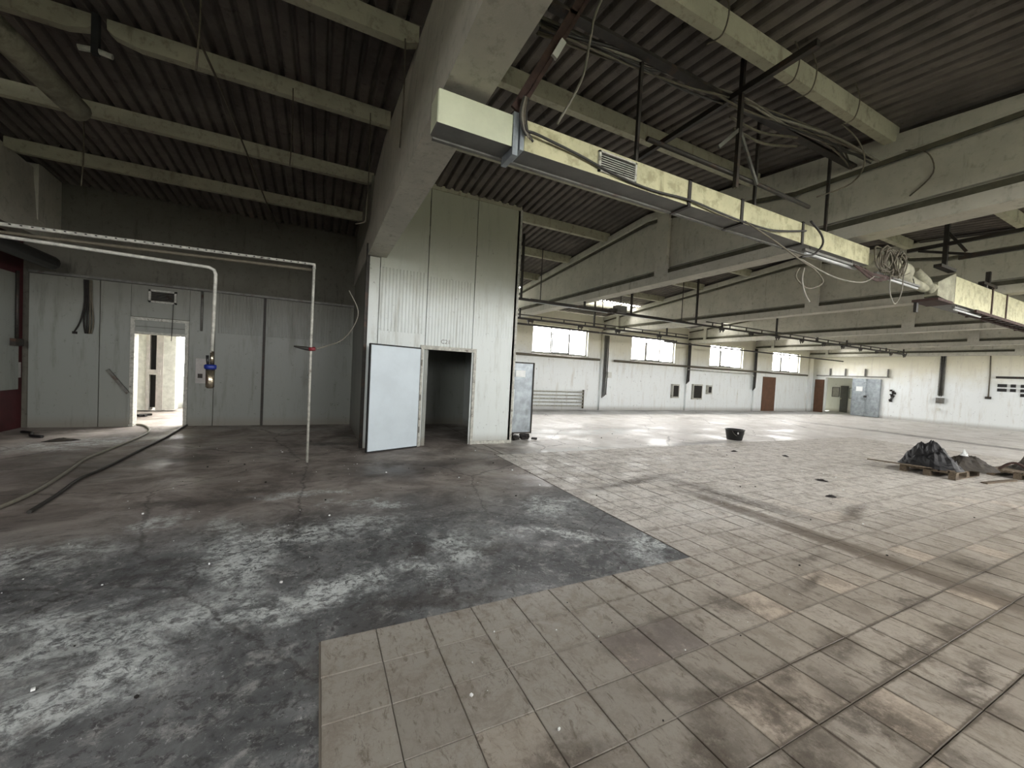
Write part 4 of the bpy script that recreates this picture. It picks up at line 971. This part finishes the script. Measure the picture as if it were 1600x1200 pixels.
# bucket
t = thing('bucket', 'black plastic bucket standing alone on the pale floor', 'bucket', (10.8, 7.3, 0))
def lathe(prof, c, n=20):
    mb = MB(); mb.sm = True; b = 0
    for r, z in prof:
        for k in range(n): mb.v.append((c[0] + r * math.cos(2 * PI * k / n), c[1] + r * math.sin(2 * PI * k / n), c[2] + z))
    for i in range(len(prof) - 1):
        for k in range(n):
            a = i * n + k; d = i * n + (k + 1) % n; mb.f.append((a, d, d + n, a + n))
    mb.f.append(tuple(range(n))[::-1]); mb.f.append(tuple((len(prof) - 1) * n + k for k in range(n)))
    return mb
lathe([(.19, 0), (.2, .01), (.245, .28), (.26, .285), (.26, .3), (.235, .3), (.19, .03)], (10.8, 7.3, 0)).build('body', M['black'], t)
MB().tube([(10.8 + .255 * math.cos(a), 7.3 + .255 * math.sin(a) * .3 - .1, .27 - .16 * abs(math.sin(a))) for a in [PI + k * PI / 10 for k in range(11)]], .006, 5).build('handle', M['steel_grey'], t)
tag(MB().cbox((10.62, 7.08, .22), (.045, .01, .05)).build('label_tag', M['board']), 'tiny pale sticker on the black bucket', 'sticker'); bpy.data.objects['label_tag'].parent = t
bpy.data.objects['label_tag'].location = -t.location
for k in ('label', 'category'): del bpy.data.objects['label_tag'][k]
# door leaf / sheet standing right of the cubicle, on a heap of black scrap
t = thing('sheet_metal_leaf', 'grey sheet metal door leaf standing right of the cubicle', 'door leaf', (4.3, 8.5, .12))
MB().box(3.98, 8.42, .14, 4.72, 8.46, 1.86).build('leaf', M['galv'], t)
e = MB()
for q in ((3.98, .14, 4.72, .17), (3.98, 1.83, 4.72, 1.86), (4.69, .14, 4.72, 1.86)): e.box(q[0], 8.4, q[1], q[2], 8.42, q[3])
e.build('edge', M['steel_dark'], t)
MB().box(3.99, 8.4, .55, 4.2, 8.42, 1.2).build('patch_panel', M['panel'], t)
MB().box(4.22, 8.405, 1.5, 4.48, 8.42, 1.66).build('torn_notice', M['paper'], t)
mb = MB()
for k in range(26): mb.cbox((4.35 + R.uniform(-.36, .4), 8.4 + R.uniform(-.2, .25), R.uniform(.02, .1)), (R.uniform(.05, .22), R.uniform(.03, .12), R.uniform(.02, .07)), Matrix.Rotation(R.uniform(0, 3), 3, 'Z') @ Matrix.Rotation(R.uniform(-.4, .4), 3, 'X'))
tag(mb.build('scrap', M['dirt']), 'black scrap heaped under the sheet metal leaf', 'scrap', kind='stuff')
# crumbs and chips scattered on the floor
mb = MB(); mb2 = MB()
for k in range(340):
    x, y = R.uniform(-2, 9), R.uniform(1.2, 9)
    if BX0 - .1 < x < 4.8 and y > 7.4: continue
    s = R.choice((.003, .004, .005, .006, .011)) * (1 + y * .12)
    (mb if R.random() < .6 else mb2).cbox((x, y, s * .3), (s, s * R.uniform(.5, 1), s * .7), Matrix.Rotation(R.uniform(0, 3), 3, 'Z'))
tag(mb.build('floor_chips', M['paper']), 'pale chips and crumbs scattered over the floor', 'debris', kind='stuff')
tag(mb2.build('floor_crumbs', M['dirt']), 'dark crumbs of dirt scattered over the floor', 'debris', kind='stuff')
for k, (x, y) in enumerate(((8.9, 6.0), (9.7, 5.3), (7.9, 3.7), (6.9, 3.1))):
    heap('rubbish_scrap', 'dirt', x, y, .1, .06, .03, k, k + 20, 0, ((0, 0, 1, .5),), 'small dark scrap on the tiled floor, ' + ['furthest of four', 'second furthest of four', 'second nearest of four', 'nearest of four'][k], 'scrap', 12)
